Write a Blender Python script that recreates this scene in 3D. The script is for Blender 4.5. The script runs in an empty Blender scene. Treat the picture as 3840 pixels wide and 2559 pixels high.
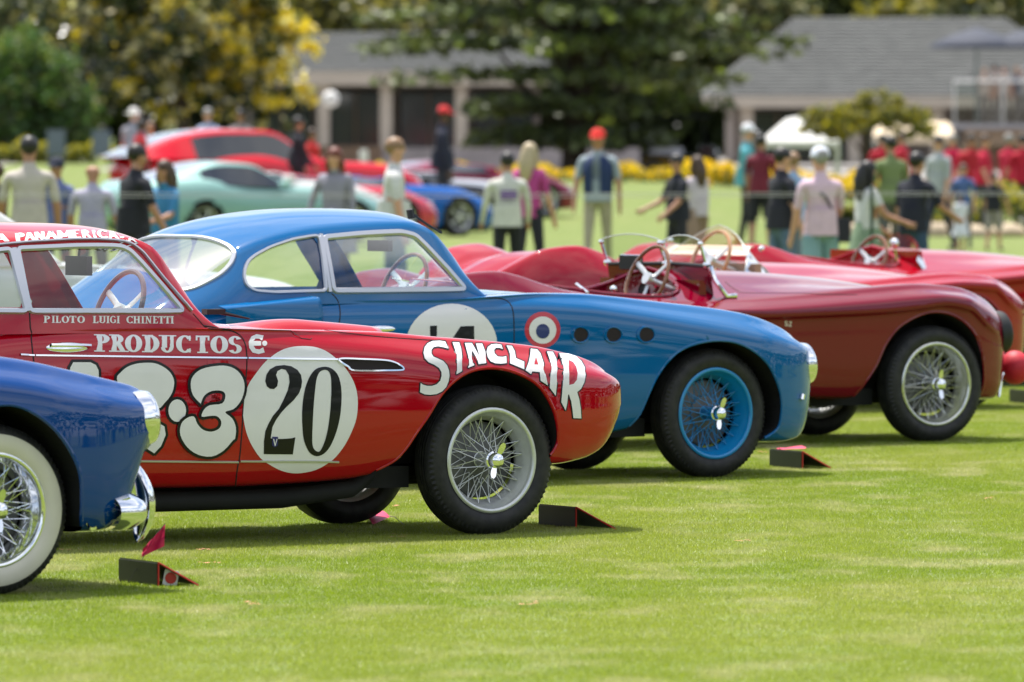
import bpy, bmesh, math, random
from mathutils import Vector, Matrix
from mathutils.bvhtree import BVHTree
from mathutils.geometry import delaunay_2d_cdt
random.seed(7)
S = bpy.context.scene
COL = S.collection
PI = math.pi
R = math.radians

# ---------------------------------------------------------------- camera, sky, sun, exposure
F = 31530.0; CX, CY, CAMH = 1920.0, 1279.5, 1.95          # focal length etc. in pixels of the photograph
PITCH = math.atan((CY-457)/F)
cd = bpy.data.cameras.new('camera'); cam = bpy.data.objects.new('camera', cd); COL.objects.link(cam)
cam.location = (0, 0, CAMH); cam.rotation_euler = (PI/2-PITCH, 0, 0)
cd.sensor_width = 36.0; cd.lens = 36.0*F/3840.0; cd.clip_start = 0.5; cd.clip_end = 3000
cd.dof.use_dof = True; cd.dof.focus_distance = 39.6; cd.dof.aperture_fstop = 5.0; cd.dof.aperture_blades = 9
S.camera = cam
SUN = Vector((0.16, -0.34, -1.0)).normalized()            # direction the light travels
w = bpy.data.worlds.new('World'); S.world = w; w.use_nodes = True
nt = w.node_tree; bgn = nt.nodes['Background']
sky = nt.nodes.new('ShaderNodeTexSky'); sky.sky_type = 'NISHITA'; sky.sun_disc = False
el = math.asin(-SUN.z); sky.sun_elevation = el
sky.sun_rotation = math.atan2(-SUN.x, -SUN.y)
sky.air_density = 1.0; sky.dust_density = 1.6; sky.ozone_density = 1.0
# broken thin sunlit cloud over the Nishita sky, the same all round
tcw = nt.nodes.new('ShaderNodeTexCoord'); sep = nt.nodes.new('ShaderNodeSeparateXYZ'); nt.links.new(tcw.outputs['Generated'], sep.inputs[0])
dv = []
zc_ = nt.nodes.new('ShaderNodeMath'); zc_.operation = 'ADD'; zc_.inputs[1].default_value = .22; nt.links.new(sep.outputs[2], zc_.inputs[0])
for k in (0, 1):
    q = nt.nodes.new('ShaderNodeMath'); q.operation = 'DIVIDE'; nt.links.new(sep.outputs[k], q.inputs[0]); nt.links.new(zc_.outputs[0], q.inputs[1]); dv.append(q)
cmb = nt.nodes.new('ShaderNodeCombineXYZ'); nt.links.new(dv[0].outputs[0], cmb.inputs[0]); nt.links.new(dv[1].outputs[0], cmb.inputs[1])
cn = nt.nodes.new('ShaderNodeTexNoise'); cn.inputs['Scale'].default_value = 1.5; cn.inputs['Detail'].default_value = 7; cn.inputs['Roughness'].default_value = .6; nt.links.new(cmb.outputs[0], cn.inputs[0])
cr = nt.nodes.new('ShaderNodeMapRange'); cr.inputs[1].default_value = .40; cr.inputs[2].default_value = .60; cr.inputs[4].default_value = .85; nt.links.new(cn.outputs[0], cr.inputs[0])
cm = nt.nodes.new('ShaderNodeMix'); cm.data_type = 'RGBA'; cm.inputs['B'].default_value = (7.4, 7.5, 7.8, 1); nt.links.new(cr.outputs[0], cm.inputs['Factor']); nt.links.new(sky.outputs[0], cm.inputs['A'])
nt.links.new(cm.outputs['Result'], bgn.inputs[0]); bgn.inputs[1].default_value = 0.13
sl = bpy.data.lights.new('sun', 'SUN'); so = bpy.data.objects.new('sun', sl); COL.objects.link(so)
sl.energy = 5.0; sl.angle = R(0.53); sl.color = (1.0, 0.955, 0.88)
so.rotation_euler = (-SUN).to_track_quat('Z', 'Y').to_euler()
S.view_settings.view_transform = 'Standard'; S.view_settings.look = 'None'
S.view_settings.gamma = 1.0; S.view_settings.use_curve_mapping = False
S.view_settings.exposure = 0.66
S.render.engine = 'CYCLES'

# ---------------------------------------------------------------- photograph geometry
def ray(px, py):
    a = (px-CX)/F; b = (CY-py)/F; cp, sp = math.cos(PITCH), math.sin(PITCH)
    return Vector((a, cp+b*sp, -sp+b*cp))
def at(px, py, y):                                        # point seen at a pixel, y metres away
    d = ray(px, py); return Vector((0, 0, CAMH)) + d*(y/d.y)
DS = 1.632                                                # the 2353 px wide view -> photograph pixels
def ad(px, py, y): return at(px*DS, py*DS, y)
FD = F/DS
ZO = {'1':(0,800,1.7423),'2':(800,1100,1.4706),'3':(0,1300,1.5678),'4':(500,750,1.6807),'5':(1700,950,1.5687),
      '6':(1700,800,1.81),'7':(2700,850,1.8447),'A':(1550,1250,3.3614),'C':(900,1250,2.6133),'G':(100,1220,2.4768),'P':(0,830,2.9413),
      'D':(0,0,1/1.632)}
def zs(k, pts):
    x, y, f = ZO[k]; return [(x+a/f, y+b/f) for a, b in pts]
def ss(x, a, b):
    t = max(0.0, min(1.0, (x-a)/(b-a))); return t*t*(3-2*t)

# ---------------------------------------------------------------- materials
MATS = {}
def mat(name, col, rough=0.5, metal=0.0, coat=0.0, spec=None, noise=None, bump=None, sheen=0, alpha=None, sub=0, trans=0, emit=0):
    if name in MATS: return MATS[name]
    m = bpy.data.materials.new(name); m.use_nodes = True; n = m.node_tree.nodes; l = m.node_tree.links
    b = n['Principled BSDF']; b.inputs['Base Color'].default_value = (*col, 1); b.inputs['Roughness'].default_value = rough
    b.inputs['Metallic'].default_value = metal; b.inputs['Coat Weight'].default_value = coat; b.inputs['Coat Roughness'].default_value = 0.035
    if spec is not None: b.inputs['Specular IOR Level'].default_value = spec
    tc = n.new('ShaderNodeTexCoord')
    if noise:                                             # (scale, amount) or (scale, amount, second colour)
        t = n.new('ShaderNodeTexNoise'); t.inputs['Scale'].default_value = noise[0]; t.inputs['Detail'].default_value = 6
        l.new(tc.outputs['Object'], t.inputs['Vector'])
        mr = n.new('ShaderNodeMapRange'); mr.inputs['From Min'].default_value = .3; mr.inputs['From Max'].default_value = .7
        l.new(t.outputs['Fac'], mr.inputs['Value'])
        mx = n.new('ShaderNodeMix'); mx.data_type = 'RGBA'
        c2 = noise[2] if len(noise) > 2 else tuple(c*(1-noise[1]) for c in col)
        mx.inputs['A'].default_value = (*col, 1); mx.inputs['B'].default_value = (*c2, 1)
        l.new(mr.outputs[0], mx.inputs['Factor']); l.new(mx.outputs['Result'], b.inputs['Base Color'])
    if bump:                                              # (scale, strength, distance)
        t = n.new('ShaderNodeTexNoise'); t.inputs['Scale'].default_value = bump[0]; t.inputs['Detail'].default_value = 4
        l.new(tc.outputs['Object'], t.inputs['Vector'])
        bp = n.new('ShaderNodeBump'); bp.inputs['Strength'].default_value = bump[1]; bp.inputs['Distance'].default_value = bump[2]
        l.new(t.outputs['Fac'], bp.inputs['Height']); l.new(bp.outputs[0], b.inputs['Normal'])
    MATS[name] = m; return m
def paint(name, col, metal=0.0):
    m = mat(name, col, rough=0.5, metal=metal, coat=1.0, spec=(0.0 if metal == 0 else .5), noise=(1.7, .10), bump=(9.0, .05, .02))
    m.node_tree.nodes['Principled BSDF'].inputs['Coat Roughness'].default_value = .03; m.node_tree.nodes['Principled BSDF'].inputs['Coat IOR'].default_value = 1.52
    return m
def glassmat(name, tint=(.93,.97,.96), refl=1.0):
    m = bpy.data.materials.new(name); m.use_nodes = True; n = m.node_tree.nodes; l = m.node_tree.links
    for x in list(n):
        if x.type != 'OUTPUT_MATERIAL': n.remove(x)
    out = [x for x in n if x.type == 'OUTPUT_MATERIAL'][0]
    tr = n.new('ShaderNodeBsdfTransparent'); tr.inputs[0].default_value = (*tint, 1)
    gl = n.new('ShaderNodeBsdfGlossy'); gl.inputs['Roughness'].default_value = .02
    fr = n.new('ShaderNodeFresnel'); fr.inputs[0].default_value = 1.5
    ma = n.new('ShaderNodeMath'); ma.operation = 'MULTIPLY_ADD'; ma.inputs[1].default_value = .8*refl; ma.inputs[2].default_value = .02; ma.use_clamp = True
    l.new(fr.outputs[0], ma.inputs[0])
    mx = n.new('ShaderNodeMixShader'); l.new(ma.outputs[0], mx.inputs[0]); l.new(tr.outputs[0], mx.inputs[1]); l.new(gl.outputs[0], mx.inputs[2])
    l.new(mx.outputs[0], out.inputs[0]); MATS[name] = m; return m

RED = paint('red_paint', (.40,.0,.008)); BLUE = paint('racing_blue_paint', (.0,.110,.31)); NAVY = paint('royal_blue_paint', (.0,.048,.22))
MAROON = paint('maroon_paint', (.17,.0,.013)); RED2 = paint('bright_red_paint', (.34,.0,.010))
CHROME = mat('chrome', (.86,.87,.88), .07, 1.0); ALU = mat('aluminium', (.66,.67,.66), .36, .6, noise=(30,.12)); STEEL = mat('dull_steel', (.16,.16,.17), .5, .5, noise=(14,.4))
TRIM = mat('bright_window_trim', (.50,.51,.55), .32, .75)
TYRE = mat('tyre_rubber', (.010,.010,.012), .55, spec=.35, noise=(22,.3,(.028,.027,.026)), bump=(60,.25,.004))
WHITEW = mat('whitewall_rubber', (.66,.62,.52), .5, noise=(9,.08)); DARK = mat('dark_underbody', (.008,.008,.009), .8, noise=(8,.5))
BLACK = mat('black_lettering_paint', (.006,.006,.007), .3, coat=.25, spec=.2); WHITE = mat('white_lettering_paint', (.74,.72,.72), .35, coat=.5, noise=(6,.06))
SEAM = mat('panel_gap', (.01,.004,.005), .8); RUBBER = mat('black_rubber', (.01,.01,.011), .6); LEATHER = mat('tan_leather', (.42,.28,.19), .5, noise=(12,.2), bump=(70,.3,.004))
CREAM = mat('cream_leather', (.62,.50,.42), .5, noise=(5,.15)); DKLEATHER = mat('dark_leather', (.05,.03,.03), .5, noise=(10,.3)); WOOD = mat('steering_wheel_wood', (.24,.09,.03), .25, coat=.6, noise=(20,.4))
GLASS = glassmat('clear_glass'); GLASSR = glassmat('reflective_glass', (.78,.84,.88), .7)
SPK = mat('bluepaint_spoke', (.0,.22,.52), .3, .1, coat=.5)
PINKF = mat('pink_flag_cloth', (.66,.012,.09), .6, noise=(30,.2)); REDTRIM = mat('red_edging', (.55,.03,.02), .5)
CARD = mat('dark_green_card', (.022,.028,.022), .45, noise=(10,.2))

def bodypaint(m):                                          # coachwork: painted outside, undersealed dark inside
    k = m.name+'_panel'
    if k in MATS: return MATS[k]
    m = m.copy(); m.name = k; n = m.node_tree.nodes; l = m.node_tree.links; g = n.new('ShaderNodeNewGeometry'); d = n.new('ShaderNodeBsdfDiffuse'); d.inputs[0].default_value = (.01,.01,.01,1)
    x = n.new('ShaderNodeMixShader'); out = [q for q in n if q.type == 'OUTPUT_MATERIAL'][0]
    l.new(g.outputs['Backfacing'], x.inputs[0]); l.new(n['Principled BSDF'].outputs[0], x.inputs[1]); l.new(d.outputs[0], x.inputs[2]); l.new(x.outputs[0], out.inputs[0]); MATS[k] = m; return m
# ---------------------------------------------------------------- mesh helpers
def link(o, parent=None):
    COL.objects.link(o)
    if parent is not None: o.parent = parent
    return o
def mesh(name, V, Fc, m, parent=None, smooth=True, mi=None, ang=None):
    if not mi: V, Fc = compact(V, Fc)
    me = bpy.data.meshes.new(name); me.from_pydata([tuple(v) for v in V], [], Fc)
    for x in (m if isinstance(m, (list, tuple)) else [m]): me.materials.append(x)
    if mi: me.polygons.foreach_set('material_index', mi)
    if smooth: me.polygons.foreach_set('use_smooth', [True]*len(me.polygons))
    me.update(); o = bpy.data.objects.new(name, me)
    if ang: 
        me.set_sharp_from_angle(angle=R(ang))
    return link(o, parent)
def compact(V, Fc):
    ids = sorted({i for f in Fc for i in f}); ix = {a: k for k, a in enumerate(ids)}
    return [V[i] for i in ids], [tuple(ix[i] for i in f) for f in Fc]
class MB:
    def __init__(s): s.V = []; s.F = []; s.M = []; s.mi = 0
    def add(s, V, Fc):
        b = len(s.V); s.V += [Vector(v) for v in V]; s.F += [tuple(i+b for i in f) for f in Fc]; s.M += [s.mi]*len(Fc); return s
    def box(s, c, d, rz=0, rot=None):
        M = rot if rot is not None else Matrix.Rotation(rz, 3, 'Z')
        V = [Vector(c)+M@Vector((x*d[0]/2, y*d[1]/2, z*d[2]/2)) for x in (-1,1) for y in (-1,1) for z in (-1,1)]
        return s.add(V, [(0,1,3,2),(4,6,7,5),(0,4,5,1),(2,3,7,6),(0,2,6,4),(1,5,7,3)])
    def tube(s, P, r, n=8, close=False, cap=True):
        P = [Vector(p) for p in P]; k = len(P)
        if k < 2: return s
        rs = r if isinstance(r, (list, tuple)) else [r]*k
        V = []; up = None
        for i, p in enumerate(P):
            a = P[i-1] if (i or close) else P[i]; b = P[(i+1) % k] if (i < k-1 or close) else P[i]
            t = (b-a)
            if t.length < 1e-9: t = Vector((0,0,1))
            t.normalize()
            if up is None: up = Vector((0,0,1)) if abs(t.z) < .9 else Vector((1,0,0))
            x = t.cross(up); 
            if x.length < 1e-6: x = t.cross(Vector((1,0.3,0)))
            x.normalize(); yv = x.cross(t).normalized(); up = yv
            V += [p+(x*math.cos(q*2*PI/n)+yv*math.sin(q*2*PI/n))*rs[i] for q in range(n)]
        Fc = []
        for i in range(k if close else k-1):
            j = (i+1) % k
            Fc += [(i*n+q, i*n+(q+1) % n, j*n+(q+1) % n, j*n+q) for q in range(n)]
        if cap and not close: Fc += [tuple(range(n-1,-1,-1)), tuple((k-1)*n+q for q in range(n))]
        return s.add(V, Fc)
    def lathe(s, prof, n=32, ax='y', c=(0,0,0), mod=None, close=False):
        V = []; c = Vector(c)
        for a in range(n):
            t = 2*PI*a/n; 
            for i, (r, h) in enumerate(prof):
                if mod: r = mod(i, a, r)
                x, y = r*math.cos(t), r*math.sin(t)
                V.append(c+(Vector((x, h, y)) if ax == 'y' else Vector((x, y, h)) if ax == 'z' else Vector((h, x, y))))
        k = len(prof); Fc = []
        for a in range(n):
            b = (a+1) % n
            for i in range(k-(0 if close else 1)):
                j = (i+1) % k
                Fc.append((a*k+i, a*k+j, b*k+j, b*k+i))
        return s.add(V, Fc)
    def ball(s, c, r, n=10, m=7, rot=None):
        c = Vector(c); r = Vector(r) if not isinstance(r, (int, float)) else Vector((r,r,r))
        V = []
        for i in range(m+1):
            th = PI*i/m
            for j in range(n):
                ph = 2*PI*j/n; v = Vector((r.x*math.sin(th)*math.cos(ph), r.y*math.sin(th)*math.sin(ph), r.z*math.cos(th)))
                V.append(c+(rot@v if rot is not None else v))
        Fc = [(i*n+j, (i+1)*n+j, (i+1)*n+(j+1) % n, i*n+(j+1) % n) for i in range(m) for j in range(n)]
        return s.add(V, Fc)
    def strip(s, P, N, wd, th, close=False):               # flat bar lying on a surface: points, normals, width, thickness
        k = len(P); V = []
        for i in range(k):
            a = P[i-1] if (i or close) else P[i]; b = P[(i+1) % k] if (i < k-1 or close) else P[i]
            t = (b-a).normalized(); n_ = N[i].normalized(); x = t.cross(n_).normalized()
            V += [P[i]-x*wd/2, P[i]-x*wd*.3+n_*th, P[i]+x*wd*.3+n_*th, P[i]+x*wd/2, P[i]-n_*th*.6]
        Fc = []
        for i in range(k if close else k-1):
            j = (i+1) % k
            for q in range(5): Fc.append((i*5+q, i*5+(q+1) % 5, j*5+(q+1) % 5, j*5+q))
        return s.add(V, Fc)
    def build(s, name, m, parent=None, smooth=True, ang=35):
        return mesh(name, s.V, s.F, m, parent, smooth, s.M if isinstance(m, (list, tuple)) else None, ang)
def empty(name, loc, rz=0.0):
    o = bpy.data.objects.new(name, None); o.empty_display_size = .2; o.location = loc; o.rotation_euler = (0,0,rz); return link(o)
def tag(o, label, cat, group=None, kind=None):
    if label: o['label'] = label
    if cat: o['category'] = cat
    if group: o['group'] = group
    if kind: o['kind'] = kind
    return o
def copytree(o, parent=None):
    c = o.copy(); link(c, parent)
    for ch in o.children: copytree(ch, c)
    return c
def T(tab):                                                # smooth interpolation through (x, y) keys
    xs = [a for a, b in tab]; ys = [b for a, b in tab]; n = len(xs)
    d = [(ys[i+1]-ys[i])/(xs[i+1]-xs[i]) for i in range(n-1)]
    m = [d[0]]+[0 if d[i-1]*d[i] <= 0 else 2*d[i-1]*d[i]/(d[i-1]+d[i]) for i in range(1, n-1)]+[d[-1]]
    def f(x):
        if x <= xs[0]: return ys[0]
        if x >= xs[-1]: return ys[-1]
        i = 0
        while xs[i+1] < x: i += 1
        h = xs[i+1]-xs[i]; t = (x-xs[i])/h
        return ((2*t**3-3*t*t+1)*ys[i]+(t**3-2*t*t+t)*h*m[i]+(-2*t**3+3*t*t)*ys[i+1]+(t**3-t*t)*h*m[i+1])
    return f
def crom(P, k, close=False):                               # Catmull-Rom through points (tuples)
    out = []; n = len(P)
    rng = n if close else n-1
    for i in range(rng):
        p0 = P[(i-1) % n] if (close or i) else P[0]; p1 = P[i]; p2 = P[(i+1) % n]; p3 = P[(i+2) % n] if (close or i < n-2) else P[-1]
        for q in range(k):
            t = q/k
            out.append(tuple(.5*((2*b)+(-a+c)*t+(2*a-5*b+4*c-d)*t*t+(-a+3*b-3*c+d)*t**3) for a, b, c, d in zip(p0, p1, p2, p3)))
    if not close: out.append(tuple(P[-1]))
    return out
def rpoly(pts, step=14, close=True, r=16):
    """outline with slightly rounded corners, resampled"""
    P = [Vector(p) for p in pts]; n = len(P); out = []
    for i in range(n):
        if not close and i in (0, n-1): out.append(P[i]); continue
        a, b, c = P[i-1], P[i], P[(i+1) % n]; ra = min(r, (a-b).length*.45); rc_ = min(r, (c-b).length*.45)
        s = b+(a-b).normalized()*ra; e = b+(c-b).normalized()*rc_
        for k in range(5): t = k/4; out.append(s*(1-t)**2+b*2*t*(1-t)+e*t*t)
    res = []; m = len(out)
    for i in range(m if close else m-1):
        a, b = out[i], out[(i+1) % m]; k = max(1, int((b-a).length/step)); res += [tuple(a+(b-a)*(q/k)) for q in range(k)]
    if not close: res.append(tuple(out[-1]))
    return res
def inpoly(p, poly):
    x, y = p; c = False; j = len(poly)-1
    for i in range(len(poly)):
        xi, yi = poly[i]; xj, yj = poly[j]
        if (yi > y) != (yj > y) and x < (xj-xi)*(y-yi)/(yj-yi)+xi: c = not c
        j = i
    return c
def nearpoly(p, poly):
    best = None; bd = 1e9; n = len(poly)
    for i in range(n):
        ax, ay = poly[i]; bx, by = poly[(i+1) % n]; dx, dy = bx-ax, by-ay; L = dx*dx+dy*dy
        t = 0 if L == 0 else max(0, min(1, ((p[0]-ax)*dx+(p[1]-ay)*dy)/L)); q = (ax+t*dx, ay+t*dy)
        dd = (q[0]-p[0])**2+(q[1]-p[1])**2
        if dd < bd: bd = dd; best = q
    return best, math.sqrt(bd)

# ---------------------------------------------------------------- car frame: u forward, w to the far side, z up
class Car:
    def __init__(s, name, label, hub, yaw, Rw=.355, w0=-.70, cat='classic car', group='classic racing cars in a row on the lawn'):
        d = ray(*hub); t = (Rw-CAMH)/d.z; P = Vector((d.x*t, d.y*t, 0))
        U = Vector((math.cos(yaw), math.sin(yaw), 0)); W = Vector((-math.sin(yaw), math.cos(yaw), 0))
        s.root = empty(name, P-W*w0, yaw); s.yaw = yaw; s.Rw = Rw
        tag(s.root, label, cat, group)
        s.M = Matrix.Translation(P-W*w0)@Matrix.Rotation(yaw, 4, 'Z'); s.I = s.M.inverted()
        s.co = s.I@Vector((0, 0, CAMH)); s.V = []; s.F = []; s.bvh = None
    def dir(s, p): return (s.I.to_3x3()@ray(*p)).normalized()
    def plane(s, p, w):                                    # pixel -> (u, z) on the upright plane at w
        d = s.dir(p); t = (w-s.co.y)/d.y; q = s.co+d*t; return (q.x, q.z)
    def addsurf(s, V, Fc):
        b = len(s.V); s.V += [Vector(v) for v in V]; s.F += [tuple(i+b for i in f) for f in Fc]
        s.bvh = BVHTree.FromPolygons(s.V, s.F)
    def hit(s, p, w=-.78, off=.002):
        d = s.dir(p); h = s.bvh.ray_cast(s.co, d)
        if h[0] is None:
            u, z = s.plane(p, w); h = s.bvh.find_nearest(Vector((u, w, z)))
        n = h[1].normalized()
        if n.dot(d) > 0: n = -n
        return h[0]+n*off, n
    def decal(s, name, pos, neg=(), m=None, off=.002, step=18, parent=None):
        """flat paint laid on the body: polygons in photograph pixels, wrapped on the surface"""
        vs = []; es = []
        for poly in list(pos)+list(neg):
            b = len(vs); vs += [Vector(p) for p in poly]; n = len(poly); es += [(b+i, b+(i+1) % n) for i in range(n)]
        xs = [v.x for v in vs]; ys = [v.y for v in vs]
        x = min(xs)+step/2
        while x < max(xs):
            y = min(ys)+step/2
            while y < max(ys):
                if any(inpoly((x, y), q) for q in pos): vs.append(Vector((x, y)))
                y += step
            x += step
        r = delaunay_2d_cdt(vs, es, [], 0, 1e-4)
        V2, Fc = r[0], r[2]; keep = []
        for f in Fc:
            c = sum((V2[i] for i in f), Vector((0, 0)))/len(f)
            if any(inpoly(c, q) for q in pos) and not any(inpoly(c, q) for q in neg): keep.append(tuple(f))
        if not keep: return None
        used = sorted({i for f in keep for i in f}); ix = {a: k for k, a in enumerate(used)}
        V = [s.hit((V2[i].x, V2[i].y), off=off)[0] for i in used]
        return mesh(name, V, [tuple(ix[i] for i in f) for f in keep], m, parent or s.root)
    def line(s, name, pts, m, wd=.012, th=.005, close=False, k=4, parent=None, off=0.001, tube=None):
        q = crom(pts, k, close) if k > 1 else pts
        H = [s.hit(p, off=off) for p in q]; b = MB()
        if tube: b.tube([h[0] for h in H], tube, 6, close)
        else: b.strip([h[0] for h in H], [h[1] for h in H], wd, th, close)
        return b.build(name, m, parent or s.root, ang=50)

def loft(us, half):
    V = []; n = None
    for u in us:
        h = half(u); ring = [(a, b) for a, b in h]+[(-a, b) for a, b in reversed(h[1:-1])]
        n = len(ring); V += [Vector((u, a, b)) for a, b in ring]
    Fc = [(i*n+j, i*n+(j+1) % n, (i+1)*n+(j+1) % n, (i+1)*n+j) for i in range(len(us)-1) for j in range(n)]
    k = len(V); c0 = sum(V[:n], Vector())/n; c1 = sum(V[-n:], Vector())/n; V += [c0, c1]
    Fc += [(j, k, (j+1) % n) for j in range(n)]; L = (len(us)-1)*n; Fc += [(L+(j+1) % n, k+1, L+j) for j in range(n)]
    return V, Fc
def cut(V, Fc, poly, cond, bvh, mode='side'):
    """open a hole: poly in (u,z) seen from the side, or (u,w) seen from above; the edge is snapped to the outline"""
    keyf = (lambda v: (v.x, v.z)) if mode == 'side' else (lambda v: (v.x, v.y))
    x0 = min(p[0] for p in poly); x1 = max(p[0] for p in poly); y0 = min(p[1] for p in poly); y1 = max(p[1] for p in poly)
    ins = {}
    for i, v in enumerate(V):
        if cond(v):
            k = keyf(v)
            if x0 <= k[0] <= x1 and y0 <= k[1] <= y1 and inpoly(k, poly): ins[i] = k
    keep = []; gone = []
    for f in Fc:
        if all(i in ins for i in f): gone.append(f)
        else: keep.append(f)
    used = {i for f in keep for i in f}
    for i, k in ins.items():
        if i in used:
            q, d = nearpoly(k, poly); v = V[i]
            if d > .06: continue
            if mode == 'side':
                sg = 1 if v.y > 0 else -1
                h = bvh.ray_cast(Vector((q[0], sg*2.0, q[1])), Vector((0, -sg, 0)))
                w_ = h[0].y if h[0] is not None and h[0].y*sg > .3 else v.y
                V[i] = Vector((q[0], w_, q[1]))
            else:
                h = bvh.ray_cast(Vector((q[0], q[1], 3)), Vector((0, 0, -1)))
                V[i] = Vector((q[0], q[1], h[0].z if h[0] is not None else v.z))
    return keep, gone

# ---------------------------------------------------------------- wire wheel
def tyre_mb(Rt, rr, wd, n=108, ww=False):
    h = wd/2
    half = [(rr-.004,-h*.66),(rr+.010,-h*.86),(rr+.035,-h*.99),(rr+.062,-h*1.02),(Rt-.028,-h*.93),(Rt-.014,-h*.80)]
    tread = []
    ribs = 6
    for i in range(ribs):
        a = -h*.72+i*(h*1.44/ribs); b = a+h*1.44/ribs*.72
        cr = lambda y: -.010*(y/h)**2
        tread += [(Rt+cr(a), a),(Rt+cr(b), b),(Rt-.006+cr(b), b+.002),(Rt-.006+cr(b), a+h*1.44/ribs-.002)]
    prof = half+tread[:-2]+[(r, -y) for r, y in reversed(half)]
    k = len(half)
    def mod(i, a, r):
        if i in (k-1, k-2, k) or i in (len(prof)-k, len(prof)-k+1): return r-(.009 if a % 2 else 0)
        return r
    return MB().lathe(prof, n*2, 'y', mod=mod)
def spoke_mesh(name, p, q, m):
    me = MB().tube([p, q], .0021, 5); 
    o = me.build(name, m, None); return o
def wheel(car, u, side, rimm, spm, Rt=None, rr=.236, detail=True, spinner=CHROME, whitewall=False, steer=0.0, phase=0.0, wc=.63):
    Rt = Rt or car.Rw; wd = .165; b = MB()
    # hub shell
    b.lathe([(.0,-.085),(.036,-.085),(.04,-.06),(.034,-.02),(.036,.02),(.062,.035),(.066,.05),(.0,.055)], 24)
    wh = b.build('wheel', rimm if detail else STEEL, car.root); wh.location = (u, side*wc, Rt)
    wh.rotation_euler = (0, 0, (PI if side > 0 else 0)+steer)
    t = tyre_mb(Rt, rr, wd, 80 if detail else 40).build('tyre', TYRE, wh, ang=40)
    if whitewall:
        MB().lathe([(rr+.006,-.0745),(rr+.02,-.0835),(rr+.045,-.0880),(rr+.075,-.0850),(rr+.086,-.0800)], 96).build('whitewall', WHITEW, wh)
    r = MB(); r.lathe([(rr+.010,-.066),(rr+.014,-.075),(rr+.008,-.081),(rr-.004,-.080),(rr-.010,-.070),(rr-.013,-.052),(rr-.026,-.042),(rr-.030,-.012),(rr-.046,.004),(rr-.048,.024),(rr-.030,.040),(rr-.014,.062),(rr+.008,.070)], 72)
    rim = r.build('rim', rimm, wh, ang=60)
    MB().lathe([(0,.030),(.166,.030),(.180,.038),(.183,.10),(0,.102)], 40).build('brake_drum', STEEL, wh)
    MB().lathe([(.0,.022),(.07,.022),(.098,.026),(.102,.036)], 32).build('drum_flange', STEEL, wh)
    if not detail:
        b = MB()
        for k in range(24): 
            a = 2*PI*k/24
            b.tube([(.06*math.cos(a), -.02, .06*math.sin(a)), (.2*math.cos(a+.3), .01, .2*math.sin(a+.3))], .003, 4)
        o = b.build('wire_spokes', rimm, wh); return wh
    def sp(r0, y0, r1, y1, n, dphi, ph):
        for k in range(n):
            a = 2*PI*k/n+ph; e = a+dphi
            yield (r0*math.cos(a), y0, r0*math.sin(a)), (r1*math.cos(e), y1, r1*math.sin(e))
    rb = rr-.047
    sets = [(.037,-.070,rb,.012,12,.62,phase),(.037,-.070,rb,.012,12,-.62,phase+.2),(.062,.036,rb+.018,-.020,20,.55,phase+.1),(.062,.036,rb+.018,-.020,20,-.55,phase+.25)]
    for st in sets:
        base = None
        for p, q in sp(*st):
            if base is None:
                base = spoke_mesh('spoke', p, q, spm); base.parent = wh; o = base; k = 0
            else:
                o = base.copy(); link(o, wh); k += 1; o.rotation_euler = (0, -2*PI*k/st[4], 0)
    kb = MB(); kb.lathe([(0,-.142),(.018,-.140),(.032,-.130),(.038,-.112),(.037,-.098),(.044,-.094),(.046,-.086),(.0,-.084)], 28)
    ea = R(62)+phase
    for sgn in (1, -1):
        d = Vector((math.cos(ea), 0, math.sin(ea)))*sgn; pr = Vector((-d.z, 0, d.x))
        L = [(.030,.011),(.055,.016),(.075,.015),(.088,.007)]
        V = []
        for rr_, hw in L:
            for yy in (-.118, -.100): V += [d*rr_+pr*hw+Vector((0,yy-(rr_-.03)*.25,0)), d*rr_-pr*hw+Vector((0,yy-(rr_-.03)*.25,0))]
        Fc = []
        for i in range(3):
            a = i*4; c = a+4; Fc += [(a,a+1,c+1,c),(a+2,c+2,c+3,a+3),(a,c,c+2,a+2),(a+1,a+3,c+3,c+1)]
        Fc += [(12,13,15,14)]
        kb.add(V, Fc)
    kb.build('knock_off_spinner', spinner, wh)
    return wh

def arch_liner(car, poly, bvh, side, wi=.40):
    """dark wheel housing behind the opening and its rolled edge"""
    P = []
    for q in poly[1:-1]:
        h = bvh.ray_cast(Vector((q[0], side*2.0, q[1])), Vector((0, -side, 0)))
        wv = h[0].y if (h[0] is not None and abs(h[0].y) > .5) else side*.74
        P.append(Vector((q[0], wv, q[1])))
    V = []; Fc = []
    for p in P: V += [p-Vector((0, side*.004, 0)), Vector((p.x, side*wi, p.z))]
    n = len(P)
    for i in range(n-1): Fc.append((2*i, 2*i+1, 2*i+3, 2*i+2))
    Fc.append(tuple(2*i+1 for i in range(n)))
    mesh('wheel_housing', V, Fc, DARK, car.root, smooth=False)
    return P
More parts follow.
